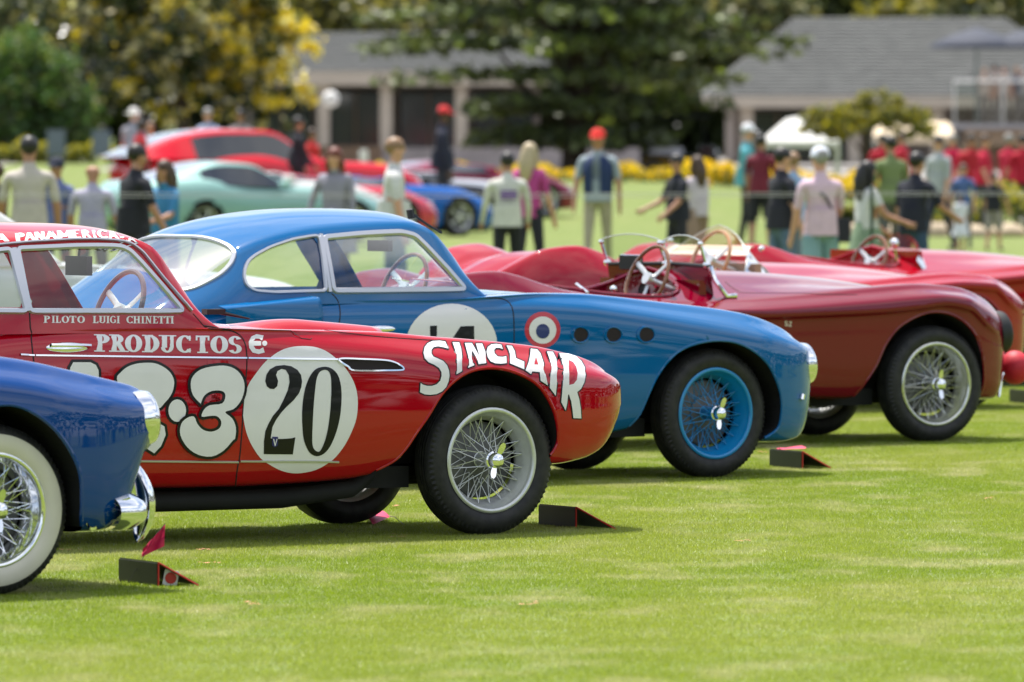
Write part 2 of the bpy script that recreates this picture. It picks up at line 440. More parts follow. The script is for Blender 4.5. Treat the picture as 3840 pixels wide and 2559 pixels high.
# ================================================================= the ground
def ground_z(x, y):
    L = ss(-x, 2.0, 4.5)
    g = L*(.20*ss(y,105,125)+.27*ss(y,130,143)) + (1-L)*.47*ss(y,152,180)*(1-ss(x, 5, 9)*(1-ss(y,190,230)))
    return g + .30*ss(y,170,240)*ss(-x,4,12)
xs = [-1500,-600,-250,-120,-60]+[-40+i*2.0 for i in range(41)]+[60,120,250,600,1500]
ys = [-600,-200,-60,0,15]+[25+i*2.5 for i in range(100)]+[290,330,400,600,1000,2500]
V = [Vector((x, y, ground_z(x, y))) for y in ys for x in xs]; n = len(xs)
Fc = [(j*n+i, j*n+i+1, (j+1)*n+i+1, (j+1)*n+i) for j in range(len(ys)-1) for i in range(n-1)]
def turf_mat(name, blade):
    m = bpy.data.materials.new(name); m.use_nodes = True; n = m.node_tree.nodes; l = m.node_tree.links; b = n['Principled BSDF']
    geo = n.new('ShaderNodeNewGeometry')
    def noise(sc, det=5, stretch=(1,1,1)):
        mp = n.new('ShaderNodeMapping'); mp.inputs['Scale'].default_value = stretch; l.new(geo.outputs['Position'], mp.inputs[0])
        t = n.new('ShaderNodeTexNoise'); t.inputs['Scale'].default_value = sc; t.inputs['Detail'].default_value = det; l.new(mp.outputs[0], t.inputs[0]); return t
    def ramp(src, a, b_):
        r = n.new('ShaderNodeMapRange'); r.inputs[1].default_value = a; r.inputs[2].default_value = b_; l.new(src, r.inputs[0]); return r.outputs[0]
    def mixc(f, A, B):
        x = n.new('ShaderNodeMix'); x.data_type = 'RGBA'; l.new(f, x.inputs['Factor'])
        for k, v in (('A', A), ('B', B)):
            if isinstance(v, tuple): x.inputs[k].default_value = (*v, 1)
            else: l.new(v, x.inputs[k])
        return x.outputs['Result']
    t1 = noise(.8, 6, (.45,.30,1)); t2 = noise(3.2, 7, (.7,.35,1)); t3 = noise(.12, 3)
    green, mid, pale, dry = ((.255,.345,.018), (.34,.39,.05), (.31,.38,.035), (.54,.51,.24)) if blade else ((.105,.165,.018), (.16,.21,.035), (.13,.19,.025), (.24,.25,.09)); dark = (.11,.14,.015)
    c = mixc(ramp(t1.outputs[0], .42, .60), green, mid); c = mixc(ramp(t2.outputs[0], .50, .70), c, dry); c2 = mixc(ramp(t3.outputs[0], .45, .7), c, pale)
    if blade:
        at_ = n.new('ShaderNodeAttribute'); at_.attribute_name = 'shade'; at_.attribute_type = 'GEOMETRY'
        c2 = mixc(at_.outputs['Fac'], c2, (.66,.64,.42)); 
        b.inputs['Roughness'].default_value = .45
        tl = n.new('ShaderNodeBsdfTranslucent'); l.new(c2, tl.inputs[0]); ms = n.new('ShaderNodeMixShader'); ms.inputs[0].default_value = .5
        out = [x for x in n if x.type == 'OUTPUT_MATERIAL'][0]; l.new(b.outputs[0], ms.inputs[1]); l.new(tl.outputs[0], ms.inputs[2]); l.new(ms.outputs[0], out.inputs[0])
    else:
        t4 = noise(60, 3); c2 = mixc(ramp(t4.outputs[0], .35, .7), dark, c2); b.inputs['Roughness'].default_value = .9
        bp = n.new('ShaderNodeBump'); bp.inputs['Strength'].default_value = .5; bp.inputs['Distance'].default_value = .02; l.new(t4.outputs[0], bp.inputs['Height']); l.new(bp.outputs[0], b.inputs['Normal'])
    l.new(c2, b.inputs['Base Color']); MATS[name] = m; return m
TURF = turf_mat('mown_lawn', False); BLADE = turf_mat('grass_blades', True)
lawn = mesh('lawn', V, Fc, TURF); tag(lawn, None, None, kind='structure')
# mown grass blades as one object of instances (near part of the lawn)
def blades(n, r, h, sx, sy):
    V = []; Fc = []; sh = []
    for i in range(n):
        rr_ = .80*sx*math.sqrt(random.random()); a = random.uniform(0, 2*PI); x, y = rr_*math.cos(a), rr_*math.sin(a); a = random.uniform(0, PI); wv = r*random.uniform(.6, 1.3); hh = h*random.uniform(.45, 1.15)
        dx, dy = math.cos(a)*wv, math.sin(a)*wv; lx, ly = random.gauss(0, h*.45), random.gauss(0, h*.45)
        b = len(V); V += [(x-dx, y-dy, 0), (x+dx, y+dy, 0), (x+lx, y+ly, hh)]; Fc.append((b, b+1, b+2)); s = max(0, random.gauss(.0, .32)) if random.random() < .35 else 0
        sh += [min(.75, s)]*3
    me = bpy.data.meshes.new('grass_patch'); me.from_pydata(V, [], Fc); a = me.attributes.new('shade', 'FLOAT', 'POINT'); a.data.foreach_set('value', sh)
    me.materials.append(BLADE); me.update(); return me
def grass_instances(name, me, pts, label):
    src = bpy.data.objects.new(name+'_patch', me)           # referenced by the node group only, never linked to the scene
    pm = bpy.data.meshes.new(name); pm.from_pydata(pts, [], []); o = bpy.data.objects.new(name, pm); link(o)
    ng = bpy.data.node_groups.new(name, 'GeometryNodeTree'); ng.interface.new_socket('Geometry', in_out='INPUT', socket_type='NodeSocketGeometry'); ng.interface.new_socket('Geometry', in_out='OUTPUT', socket_type='NodeSocketGeometry')
    gi = ng.nodes.new('NodeGroupInput'); go = ng.nodes.new('NodeGroupOutput'); oi = ng.nodes.new('GeometryNodeObjectInfo'); oi.inputs[0].default_value = src
    ip = ng.nodes.new('GeometryNodeInstanceOnPoints'); L = ng.links; L.new(gi.outputs[0], ip.inputs['Points']); L.new(oi.outputs['Geometry'], ip.inputs['Instance']); L.new(ip.outputs[0], go.inputs[0]); rv = ng.nodes.new('FunctionNodeRandomValue'); rv.data_type = 'FLOAT'; cx = ng.nodes.new('ShaderNodeCombineXYZ'); rv.inputs[3].default_value = 6.28; L.new(rv.outputs[1], cx.inputs[2]); L.new(cx.outputs[0], ip.inputs['Rotation'])
    md = o.modifiers.new('grass', 'NODES'); md.node_group = ng; tag(o, label, 'grass', kind='stuff'); return o
me = blades(11500, .0017, .014, 1.0, 1.0)
pts = []
y = 27
while y < 62:
    hw = y*.0615+1.2; x = -math.ceil(hw)
    while x < hw: pts.append((x, y, 0)); x += 1.0
    y += 1.0
grass_instances('grass', me, pts, 'short bright green mown grass of the show lawn')
# ================================================================= car bodies
def body(car, tabs, m, arches, name='body', top=None, extra=None, u0=-3.5, u1=.98, dense=(-.9, .6), dz=None):
    f = {k: T(v) for k, v in tabs.items()}
    if dz:
        for k in ('zc', 'zh', 'zv'):
            f[k] = (lambda g: (lambda u: g(u)+dz(u)))(f[k])
    def half(u):
        ws, zb, zc, zh = f['ws'](u), f['zb'](u), f['zc'](u), f['zh'](u); zv = f['zv'](u) if 'zv' in f else min(zc, zh)-.012
        zm = f['zm'](u); a = f['a'](u); b = f['b'](u); cf = f['cf'](u)
        H = zc-zb
        lo = f['lo'](u) if 'lo' in f else 1.0
        P = [(0, zb), (.5*ws, zb), (.86*ws*lo, zb+.002), (.955*ws*lo, zb+min(.05, .15*H)), (.992*ws*lo, zb+min(.16, .33*H)), (ws*lo, zm)]
        if extra: P += extra(u, ws, zc, f)
        else: P += [(.975*ws, zc-a)]
        P += [((.5*cf+.47)*ws, zc-b), (cf*ws, zc), (.5*(cf+.35)*ws+.01, .5*(zc+zv)+.004), (.42*ws, zv), (.2*ws, .35*zv+.65*zh), (0, zh)]
        return crom(P, 7)
    us = []; u = u0
    while u < u1-1e-4:
        us.append(u); e = min(u-u0, u1-u)
        st = .013 if dense[0] < u < dense[1] else .028
        u += min(st, max(.004, e*.35))
    us.append(u1)
    V, Fc = loft(us, half)
    f0 = Fc[len(Fc)//3]; cc = sum((V[i] for i in f0), Vector())/len(f0); nn_ = (V[f0[1]]-V[f0[0]]).cross(V[f0[2]]-V[f0[0]])
    if nn_.dot(Vector((0, cc.y, cc.z-.6))) < 0: Fc = [tuple(reversed(q)) for q in Fc]
    bv = BVHTree.FromPolygons(V, Fc)
    bodyV, bodyF = list(V), Fc
    for poly, u_ in arches:
        Fc, g = cut(V, Fc, poly, lambda v: abs(v.y) > .45 and v.z < .9, bv)
    if top: Fc, g = cut(V, Fc, top, lambda v: v.z > .72, bv, 'top')
    for poly, u_ in arches:
        for side in (-1, 1):
            P = arch_liner(car, poly, bv, side)
            MB().tube([p-Vector((0, side*.006, 0)) for p in P[1:-1]], .009, 8).build('arch_lip', m, car.root)
    car.addsurf(bodyV, bodyF); car.bodybvh = bv
    mesh(name, V, Fc, bodypaint(m), car.root)
    return f
def close_arch(car, k, pts, w, zlow=-3):
    P = [car.plane(p, w) for p in zs(k, pts)]
    P = [tuple(q) for q in crom(P, 4)]
    return [(P[0][0]-.02, zlow)]+P+[(P[-1][0]-.04, zlow)]
def rear_arch(uc, r=.40, z0=.36):
    return [(uc-r*1.02, -3)]+[(uc-r*math.cos(PI*i/24), z0+r*math.sin(PI*i/24)) for i in range(25)]+[(uc+r*1.02, -3)]

def greenhouse(car, E, C, B, m, windows, screen, rear, trim=None, rear_poly=None, p=2.7, sc=.87):
    K = 9; NB, NA = 12, 12
    e = crom(E, K); c = crom(C, K); b = crom(B, K); n = len(e)
    V = []; par = []
    for i in range(n):
        eu, ew, ez = e[i]; cu, cz = c[i]; bu, bw, bz = b[i]
        row = []
        for j in range(NB):
            t = j/NB; q = .022*math.sin(PI*t)
            row.append((bu+(eu-bu)*t, bw+(ew-bw)*t+q, bz+(ez-bz)*t, 2-t))
        for j in range(NA+1):
            s = 1-j/NA; s2 = s
            row.append((cu+(eu-cu)*s2**2, ew*s2, cz-(cz-ez)*s2**p, s))
        full = [(x, y, z, s) for x, y, z, s in row]+[(x, -y, z, -s) for x, y, z, s in reversed(row[:-1])]
        V += [Vector((x, y, z)) for x, y, z, s in full]; par += [(i/K, s) for x, y, z, s in full]
        w_ = len(full)
    Fc = [(i*w_+j, i*w_+j+1, (i+1)*w_+j+1, (i+1)*w_+j) for i in range(n-1) for j in range(w_-1)]
    V0, F0 = list(V), list(Fc)
    bv = BVHTree.FromPolygons(V0, F0)
    bb = len(car.V); car.addsurf(V0, F0)
    glass = []
    for poly in windows:
        uzp = [(h.x, h.z) for h, nn in (car.hit(q, -.64, 0) for q in rpoly(zs(*poly), 10))]
        Fc, g = cut(V, Fc, uzp, lambda v: v.z > .98 and abs(v.y) > .42, bv); glass += g
    def zone(f, t0, t1, s1): 
        tt = [par[i][0] for i in f]; sv = [abs(par[i][1]) for i in f]
        return min(tt) >= t0-1e-6 and max(tt) <= t1+1e-6 and max(sv) <= s1+1e-6
    gs = [f for f in Fc if zone(f, screen[0], screen[1], sc)]; Fc = [f for f in Fc if not zone(f, screen[0], screen[1], sc)]
    rg = []
    if rear_poly:
        hp = [car.hit(q, -.3, 0)[0] for q in crom(zs(*rear_poly), 4)]
        hp = [(h.x, h.y) for h in hp if h.y < 0]
        car.rearline = hp
        poly = hp+[(a, -b_) for a, b_ in reversed(hp)]
        Fc, rg = cut(V, Fc, poly, lambda v: v.z > 1.0, bv, 'top')
    elif rear:
        rg = [f for f in Fc if zone(f, rear[0], rear[1], .75)]; Fc = [f for f in Fc if not zone(f, rear[0], rear[1], .75)]
    mesh('roof', V, Fc, m, car.root)
    def pane(name, faces, grow=0.006, mm=GLASS):
        ids = sorted({i for f in faces for i in f}); ix = {a: k for k, a in enumerate(ids)}
        vv = []
        for i in ids:
            v = V0[i]; h = bv.find_nearest(v); nn = h[1]
            if nn.dot(v-Vector((-2.2, 0, .9))) < 0: nn = -nn
            vv.append(v-nn*grow)
        return mesh(name, vv, [tuple(ix[i] for i in f) for f in faces], mm, car.root)
    for sgn in (-1, 1):
        for poly in windows:
            uzp = [(h.x, h.z) for h, nn in (car.hit(q, -.64, 0) for q in zs(*poly))]
            fs = [f for f in F0 if all(V0[i].y*sgn > .42 and V0[i].z > .98 for i in f) and any(inpoly((V0[i].x, V0[i].z), uzp) for i in f)]
            if fs: pane('side_window', fs)
    car.pane = pane; pane('windscreen', [f for f in F0 if zone(f, screen[0]-.12, screen[1]+.12, sc+.09)])
    if rg:
        ids = {i for f in rg for i in f}
        pane('rear_window', [f for f in F0 if any(i in ids for i in f)], mm=GLASSR)
    # inner lining so that the roof has thickness
    car.par = par
    return e, c, b

def seat(car, u, w_, z, m, hgt=.42):
    b = MB()
    b.box((u, w_, z+.06), (.46, .44, .14)); b.box((u-.24, w_, z+.06+hgt/2), (.12, .44, hgt+.1), rot=Matrix.Rotation(-.22, 3, 'Y'))
    o = b.build('seat', m, car.root); md = o.modifiers.new('b', 'BEVEL'); md.width = .05; md.segments = 3; return o
def steering(car, c, r, m, spokes=3, tilt=.38, hub=ALU, tube=.011):
    A = Vector((-math.cos(tilt), 0, math.sin(tilt))); X = Vector((0, 1, 0)); Y = A.cross(X); c = Vector(c)
    pt = lambda a, rr, d=0: c+X*math.cos(a)*rr+Y*math.sin(a)*rr+A*d
    w_ = MB().tube([pt(2*PI*i/40, r) for i in range(40)], tube, 8, True).build('steering_wheel', m, car.root)
    b = MB()
    for k in range(spokes):
        a = PI/2+2*PI*k/spokes+(.0 if spokes == 3 else 0)
        b.strip([pt(a, .02, -.02), pt(a, r*.5, -.015), pt(a, r, 0)], [A]*3, .034, .004)
    o = b.build('steering_wheel_spokes', hub, car.root)
    b = MB().tube([c-A*.02, c+A*.012], .038, 20); b.tube([c-A*.45, c], .018, 10); b.build('steering_hub', hub, car.root)

def underbody(car, u0=-3.2, u1=.45, z=.20):
    b = MB(); b.box(((u0+u1)/2-.35, 0, z+.08), (u1-u0-.9, 1.05, .10)); b.box((0, 0, .33), (.12, 1.0, .08)); b.box((-.1, 0, .42), (.5, .55, .3))
    b.tube([(.05, -.55, .27), (-.05, 0, .24), (.05, .55, .27)], .022, 8)
    b.tube([(-.03, -.42, .5), (-.03, -.42, .26)], .04, 10); b.tube([(-.03, .42, .5), (-.03, .42, .26)], .04, 10)
    b.build('chassis', DARK, car.root)

def handle(car, p, L, hgt):
    h, n = car.hit(p, -.79, .0); t = Vector((1, 0, 0)); rot = Matrix((t, n.cross(t).normalized()*-1, n)).transposed()
    MB().ball(h, (L/2, hgt/2+.008, .014), 24, 12, rot).build('door_handle', CHROME, car.root)
# ----------------------------------------------------------------- red coupe, number 20
red = Car('racing_coupe', 'red race coupe lettered SINCLAIR over the wheel, with black number 20 in a white disc', (1129*DS, 1058*DS), R(33))
arch = close_arch(red, '2', [(865,1084),(900,985),(1000,930),(1060,860),(1120,760),(1180,670),(1250,560),(1330,480),(1420,430),(1520,412),(1620,420),(1720,455),(1800,505),(1860,580),(1900,660),(1925,750),(1930,830),(1895,910)][1:], -.77)
tabs = dict(
  ws=[(-3.9,.05),(-3.86,.22),(-3.78,.40),(-3.6,.58),(-3.3,.70),(-2.8,.775),(-2,.79),(-1,.79),(-.2,.785),(.15,.77),(.4,.735),(.58,.68),(.72,.625),(.82,.55),(.90,.455),(.955,.34),(.985,.20),(.996,.1),(1.0,.02)],
  zb=[(-3.9,.50),(-3.8,.42),(-3.5,.34),(-2.6,.28),(-1.43,.262),(-1.1,.268),(-.8,.282),(-.5,.32),(0,.33),(.4,.325),(.57,.342),(.68,.372),(.75,.412),(.82,.465),(.885,.527),(.95,.59),(1.0,.635)],
  zc=[(-3.9,.56),(-3.8,.66),(-3.5,.80),(-3.1,.93),(-2.5,1.0),(-1.9,1.005),(-1.5,.998),(-1.1,.985),(-.6,.968),(-.27,.940),(-.07,.925),(.13,.907),(.34,.884),(.49,.857),(.62,.832),(.73,.800),(.82,.765),(.89,.730),(.945,.700),(.985,.672),(1.0,.645)],
  zh=[(-3.9,.57),(-3.5,.84),(-3.1,.98),(-1.5,1.02),(-1.1,1.0),(-.6,.96),(0,.90),(.4,.83),(.7,.74),(.9,.68),(.985,.64)],
  zm=[(-3.9,.54),(-3,.62),(-1,.62),(0,.62),(.5,.60),(.8,.60),(.985,.64)],
  a=[(-3.9,.01),(-3.5,.10),(-1.5,.115),(-.5,.125),(.2,.13),(.6,.10),(.9,.035),(.985,.003)],
  b=[(-3.9,.003),(-3,.022),(-1.5,.02),(-.5,.032),(.3,.042),(.7,.03),(.985,.001)],
  cf=[(-3.9,.8),(-1.6,.91),(-1.0,.86),(-.4,.79),(.3,.76),(.985,.7)])
body(red, tabs, RED, [(arch, 0), (rear_arch(-2.55), 0)], u0=-3.9, u1=1.0, top=[(-3.0,-.5),(-2.6,-.62),(-1.7,-.63),(-1.5,-.52),(-1.42,0),(-1.5,.52),(-1.7,.63),(-2.6,.62),(-3.0,.5)])
E_ = [(-1.515,.66,1.000),(-1.575,.632,1.085),(-1.690,.607,1.250),(-1.76,.598,1.345),(-1.83,.594,1.392),(-1.95,.588,1.412),(-2.2,.58,1.416),(-2.6,.565,1.395),(-2.95,.53,1.30),(-3.25,.47,1.13),(-3.45,.42,.97)]
C_ = [(-1.30,1.005),(-1.41,1.10),(-1.56,1.275),(-1.66,1.375),(-1.77,1.435),(-1.93,1.472),(-2.2,1.485),(-2.6,1.480),(-3.0,1.40),(-3.35,1.22),(-3.65,.96)]
B_ = [(-1.44,.68,.985),(-1.53,.71,.985),(-1.70,.72,.985),(-1.79,.722,.985),(-1.865,.724,.985),(-1.98,.725,.985),(-2.2,.725,.985),(-2.6,.72,.985),(-2.95,.69,.98),(-3.25,.62,.94),(-3.5,.5,.88)]
dw = [(105,222),(490,203),(750,203),(805,212),(860,240),(940,320),(1080,478),(1218,652),(700,651),(190,650),(150,440)]
qw = [(78,228),(0,235),(-200,262),(-420,335),(-540,450),(-540,560),(-470,640),(-150,648),(184,650),(130,440)]
greenhouse(red, E_, C_, B_, RED, [('1', dw), ('1', qw)], (.35, 4.1), (7.8, 9.4))
def frame(car, k, pts, m=TRIM, wd=.03, th=.012, kk=5, close=True, name='window_frame', dense=True):
    return car.line(name, rpoly(zs(k, pts), 14, close), m, wd, th, close, 1)
dwi = [(112,232),(300,224),(490,215),(640,213),(750,215),(800,222),(850,248),(925,325),(1065,485),(1195,640),(950,641),(600,641),(400,641),(195,641),(165,500),(135,345)]
frame(red, '1', dwi, wd=.029)
frame(red, '1', [(66,236),(0,243),(-200,270),(-400,340),(-520,450),(-520,560),(-460,630),(-150,638),(172,640),(120,440)], wd=.03)
frame(red, '1', [(88,232),(112,330),(150,480),(184,640)], wd=.034, close=False, name='window_pillar')
frame(red, '1', [(-300,232),(0,207),(200,188),(480,172),(620,171),(750,178),(810,186),(860,201),(930,255),(1060,420),(1180,560),(1250,640)], wd=.012, th=.012, close=False, name='drip_rail')
# chrome strips, door handle, vents
red.line('chrome_strip', zs('G', [(-60,275),(68,281)]), CHROME, .012, .008, k=8)
red.line('chrome_strip', zs('G', [(78,281),(600,288),(1200,296),(2040,306)]), CHROME, .012, .008, k=12)
red.line('chrome_strip', zs('G', [(2052,306),(2353,311)])+zs('C', [(500,252),(960,258)]), CHROME, .012, .008, k=8)
red.line('chrome_strip', zs('3', [(700,673),(1400,680)]), TRIM, .011, .006, k=12)
red.line('chrome_strip', zs('C', [(0,1256),(400,1257),(800,1258),(965,1264)]), TRIM, .011, .006, k=8)
vent = [(960,256),(1200,258),(1400,268),(1490,285),(1560,318),(1590,345),(1570,364),(1400,368),(1110,366),(1050,330)]
red.decal('side_vent', [zs('C', vent)], m=SEAM, off=.003)
red.line('vent_trim', zs('C', vent), CHROME, .012, .012, True, 5)
handle(red, zs('G', [(380,207)])[0], .225, .035)
red.line('door_handle_grip', zs('G', [(205,200),(300,200),(400,201),(500,202),(575,205)]), CHROME, .016, .030, k=4)
gapl = dict(wd=.007, th=.0012, k=8, off=.0006)
red.line('door_gap', zs('P', [(325,1015),(330,1100),(335,1180),(350,1240)])+zs('1', [(205,830),(225,1000)])+zs('D', [(82,840),(88,900),(88,1110)]), SEAM, **gapl)
red.line('door_gap', zs('G', [(1640,5),(1800,30),(1920,60),(1990,105),(2030,180),(2045,300),(2040,450),(2020,640),(2005,842)])+zs('C', [(25,860),(0,1180)])+zs('D', [(545,1080),(541,1118)]), SEAM, **gapl)
red.line('bonnet_gap', zs('P', [(2130,1020),(2200,1100),(2260,1165)])+zs('2', [(0,200),(90,205)]), SEAM, .005, .001, k=6)
red.line('bonnet_gap', zs('2', [(0,143),(150,160),(430,182),(700,215),(900,238),(1150,256),(1280,262)]), SEAM, .004, .001, k=6)
red.line('door_strap', zs('G', [(1775,325),(1775,500),(1768,700),(1760,842)])+zs('D', [(493,920),(490,1040)]), RED, .115, .0055, k=8)
# lettering
SN = [[(400,110),(330,98),(240,103),(180,130),(140,180),(125,250),(140,320),(190,370),(260,400),(320,440),(350,490),(352,540),(335,600),(290,645),(230,665),(170,665),(120,650),(88,628),(80,745),(140,772),(210,778),(290,768),(360,735),(410,680),(440,610),(452,540),(445,470),(420,405),(375,355),(310,325),(250,300),(225,260),(225,215),(255,180),(310,172),(370,182),(438,200)],
 [(490,118),(575,120),(600,200),(612,300),(610,480),(540,520),(545,350),(525,220)],
 [(645,128),(735,128),(830,295),(785,135),(865,135),(905,240),(915,382),(820,395),(735,215),(765,408),(688,438),(690,300)],
 [(1105,150),(1040,140),(980,145),(935,180),(920,240),(935,310),(970,360),(1030,385),(1100,390),(1172,382),(1170,295),(1120,305),(1060,300),(1020,260),(1015,215),(1040,190),(1080,190),(1125,205)],
 [(1170,160),(1240,165),(1275,230),(1290,320),(1395,365),(1395,460),(1215,385),(1215,270),(1195,210)],
 [(1475,198),(1560,210),(1600,260),(1640,380),(1690,660),(1600,600),(1590,495),(1495,485),(1480,520),(1410,470),(1450,370),(1470,280)],
 [(1680,235),(1755,238),(1800,330),(1812,450),(1805,640),(1790,790),(1715,690),(1725,520),(1720,350)],
 [(1835,258),(1950,262),(2040,290),(2110,350),(2155,430),(2168,530),(2150,620),(2110,700),(2060,745),(2085,830),(2105,950),(2112,1075),(2012,1070),(2000,960),(1985,860),(1955,770),(1945,780),(1935,880),(1915,975),(1860,870),(1870,760),(1880,640),(1885,500),(1875,380)]]
SH = {5: [(1542,300),(1572,400),(1520,400)], 7: [(1955,345),(2010,370),(2050,430),(2065,510),(2055,590),(2015,640),(1960,655),(1960,500)]}
def outline(poly, wpx, closed=True):
    """stroke quads and round joints along a polygon, pixels"""
    out = []; n = len(poly)
    for i in range(n if closed else n-1):
        a = Vector(poly[i]); b = Vector(poly[(i+1) % n]); d = (b-a)
        if d.length < 1e-6: continue
        d.normalize(); p = Vector((-d.y, d.x))*wpx/2
        out.append([tuple(a+p-d*wpx*.2), tuple(a-p-d*wpx*.2), tuple(b-p+d*wpx*.2), tuple(b+p+d*wpx*.2)])
    return out
for i, p in enumerate(SN):
    q = zs('A', p); h = [zs('A', SH[i])] if i in SH else []
    o_ = outline(q, 9)
    for x in h: o_ += outline(x, 6)
    red.decal('letter_outline', [q]+o_, [], BLACK, off=.0015, step=14)
    red.decal('letter', [q], h, WHITE, off=.003, step=14)
    if h:
        red.decal('letter_counter', h, [], RED, off=.0036, step=14)
ROUND = [(600,128),(720,135),(830,170),(930,240),(1030,340),(1100,450),(1140,560),(1153,690),(1140,830),(1100,950),(1030,1090),(940,1210),(860,1275),(740,1340),(600,1370),(500,1370),(400,1345),(300,1295),(200,1225),(120,1110),(70,1000),(40,880),(25,740),(45,620),(80,510),(130,430),(220,310),(300,235),(400,170),(500,138)]
red.decal('number_disc', [[tuple(q) for q in crom(zs('C', ROUND), 3, True)]], [], WHITE, off=.0015, step=22)
N2 = [(245,470),(255,410),(290,355),(350,322),(430,313),(500,325),(560,360),(595,410),(605,470),(598,530),(575,590),(520,660),(450,725),(400,780),(350,850),(315,920),(298,1030),(340,1036),(420,1036),(500,1030),(540,1020),(515,1188),(230,1185),(232,1060),(245,960),(275,890),(320,810),(380,740),(430,640),(465,560),(482,480),(475,410),(445,360),(405,350),(365,372),(350,410),(360,435),(370,470),(362,520),(330,548),(290,545),(260,520)]
N0 = [(820,330),(880,340),(930,375),(965,430),(985,510),(993,620),(985,760),(965,880),(930,1000),(880,1110),(820,1180),(750,1205),(690,1180),(650,1120),(620,1030),(608,900),(606,760),(620,620),(645,510),(690,410),(745,350)]
N0h = [(828,360),(865,375),(888,430),(892,560),(885,720),(870,860),(850,980),(820,1080),(785,1150),(755,1160),(720,1130),(705,1060),(710,880),(720,700),(735,540),(750,440),(780,380)]
red.decal('numeral', [zs('C', N2)], [], BLACK, off=.003)
red.decal('numeral', [[tuple(q) for q in crom(zs('C', N0), 3, True)]], [[tuple(q) for q in crom(zs('C', N0h), 3, True)]], BLACK, off=.003)
VB = mat('badge_blue', (.01,.01,.13), .3)
red.decal('badge', [zs('C', [(312,1015),(368,1015),(366,1100),(335,1118),(310,1100)])], [], VB, off=.0045)
red.decal('badge_letter', [zs('C', [(318,1035),(328,1035),(338,1085),(352,1035),(361,1035),(340,1105),(334,1105)])], [], WHITE, off=.006)
EM = [(230,25),(160,12),(110,35),(83,85),(88,145),(120,190),(180,205),(240,190),(225,140),(190,160),(150,155),(130,125),(205,122),(205,80),(130,78),(150,55),(185,55),(215,75)]
red.decal('emblem', [zs('C', EM)], [], WHITE, off=.002); red.decal('emblem_dot', [zs('C', [(240+25*math.cos(i*PI/8), 101+25*math.sin(i*PI/8)) for i in range(16)])], [], WHITE, off=.002)
big = [zs('G', [(430,345),(590,345),(640,370),(665,420),(668,520),(395,520),(402,395)]),
       zs('G', [(835,500),(870,440),(930,390),(1010,360),(1100,350),(1190,355),(1270,390),(1330,440),(1365,510),(1360,590),(1330,660),(1280,720),(1215,775),(1100,700),(900,640)]),
       zs('3', [(930,450),(965,470),(972,520),(945,585),(905,628),(800,560),(800,440)]),
       zs('3', [(1040+52*math.cos(i*PI/10), 377+66*math.sin(i*PI/10)) for i in range(20)]),
       zs('1', [(1305,1245),(1255,1190),(1240,1120),(1255,1065),(1310,1020),(1400,1000),(1480,1000),(1545,1030),(1585,1090),(1590,1160),(1565,1230),(1520,1280),(1465,1300),(1510,1340),(1535,1400),(1530,1470)])
       + zs('3', [(1365,550),(1310,610),(1240,645),(1160,635),(1095,590),(1055,520),(1060,455),(1095,420),(1135,412),(1155,455),(1190,490),(1240,500),(1285,480),(1295,440),(1270,410),(1230,408),(1180,412),(1195,370),(1230,345),(1300,335),(1320,290),(1300,262),(1240,262),(1195,290),(1175,335)])]
for q in big:
    if len(q) > 11 and q is not big[3]: q_ = [tuple(v) for v in crom(q, 3, True)]; big[big.index(q)] = q_; q = q_
    red.decal('numeral_outline', [q]+outline(q, 21), [], BLACK, off=.0070 if q is big[4] else .0015, step=20)
    red.decal('big_numeral', [q], [], WHITE, off=.0085 if q is big[4] else .003, step=20)
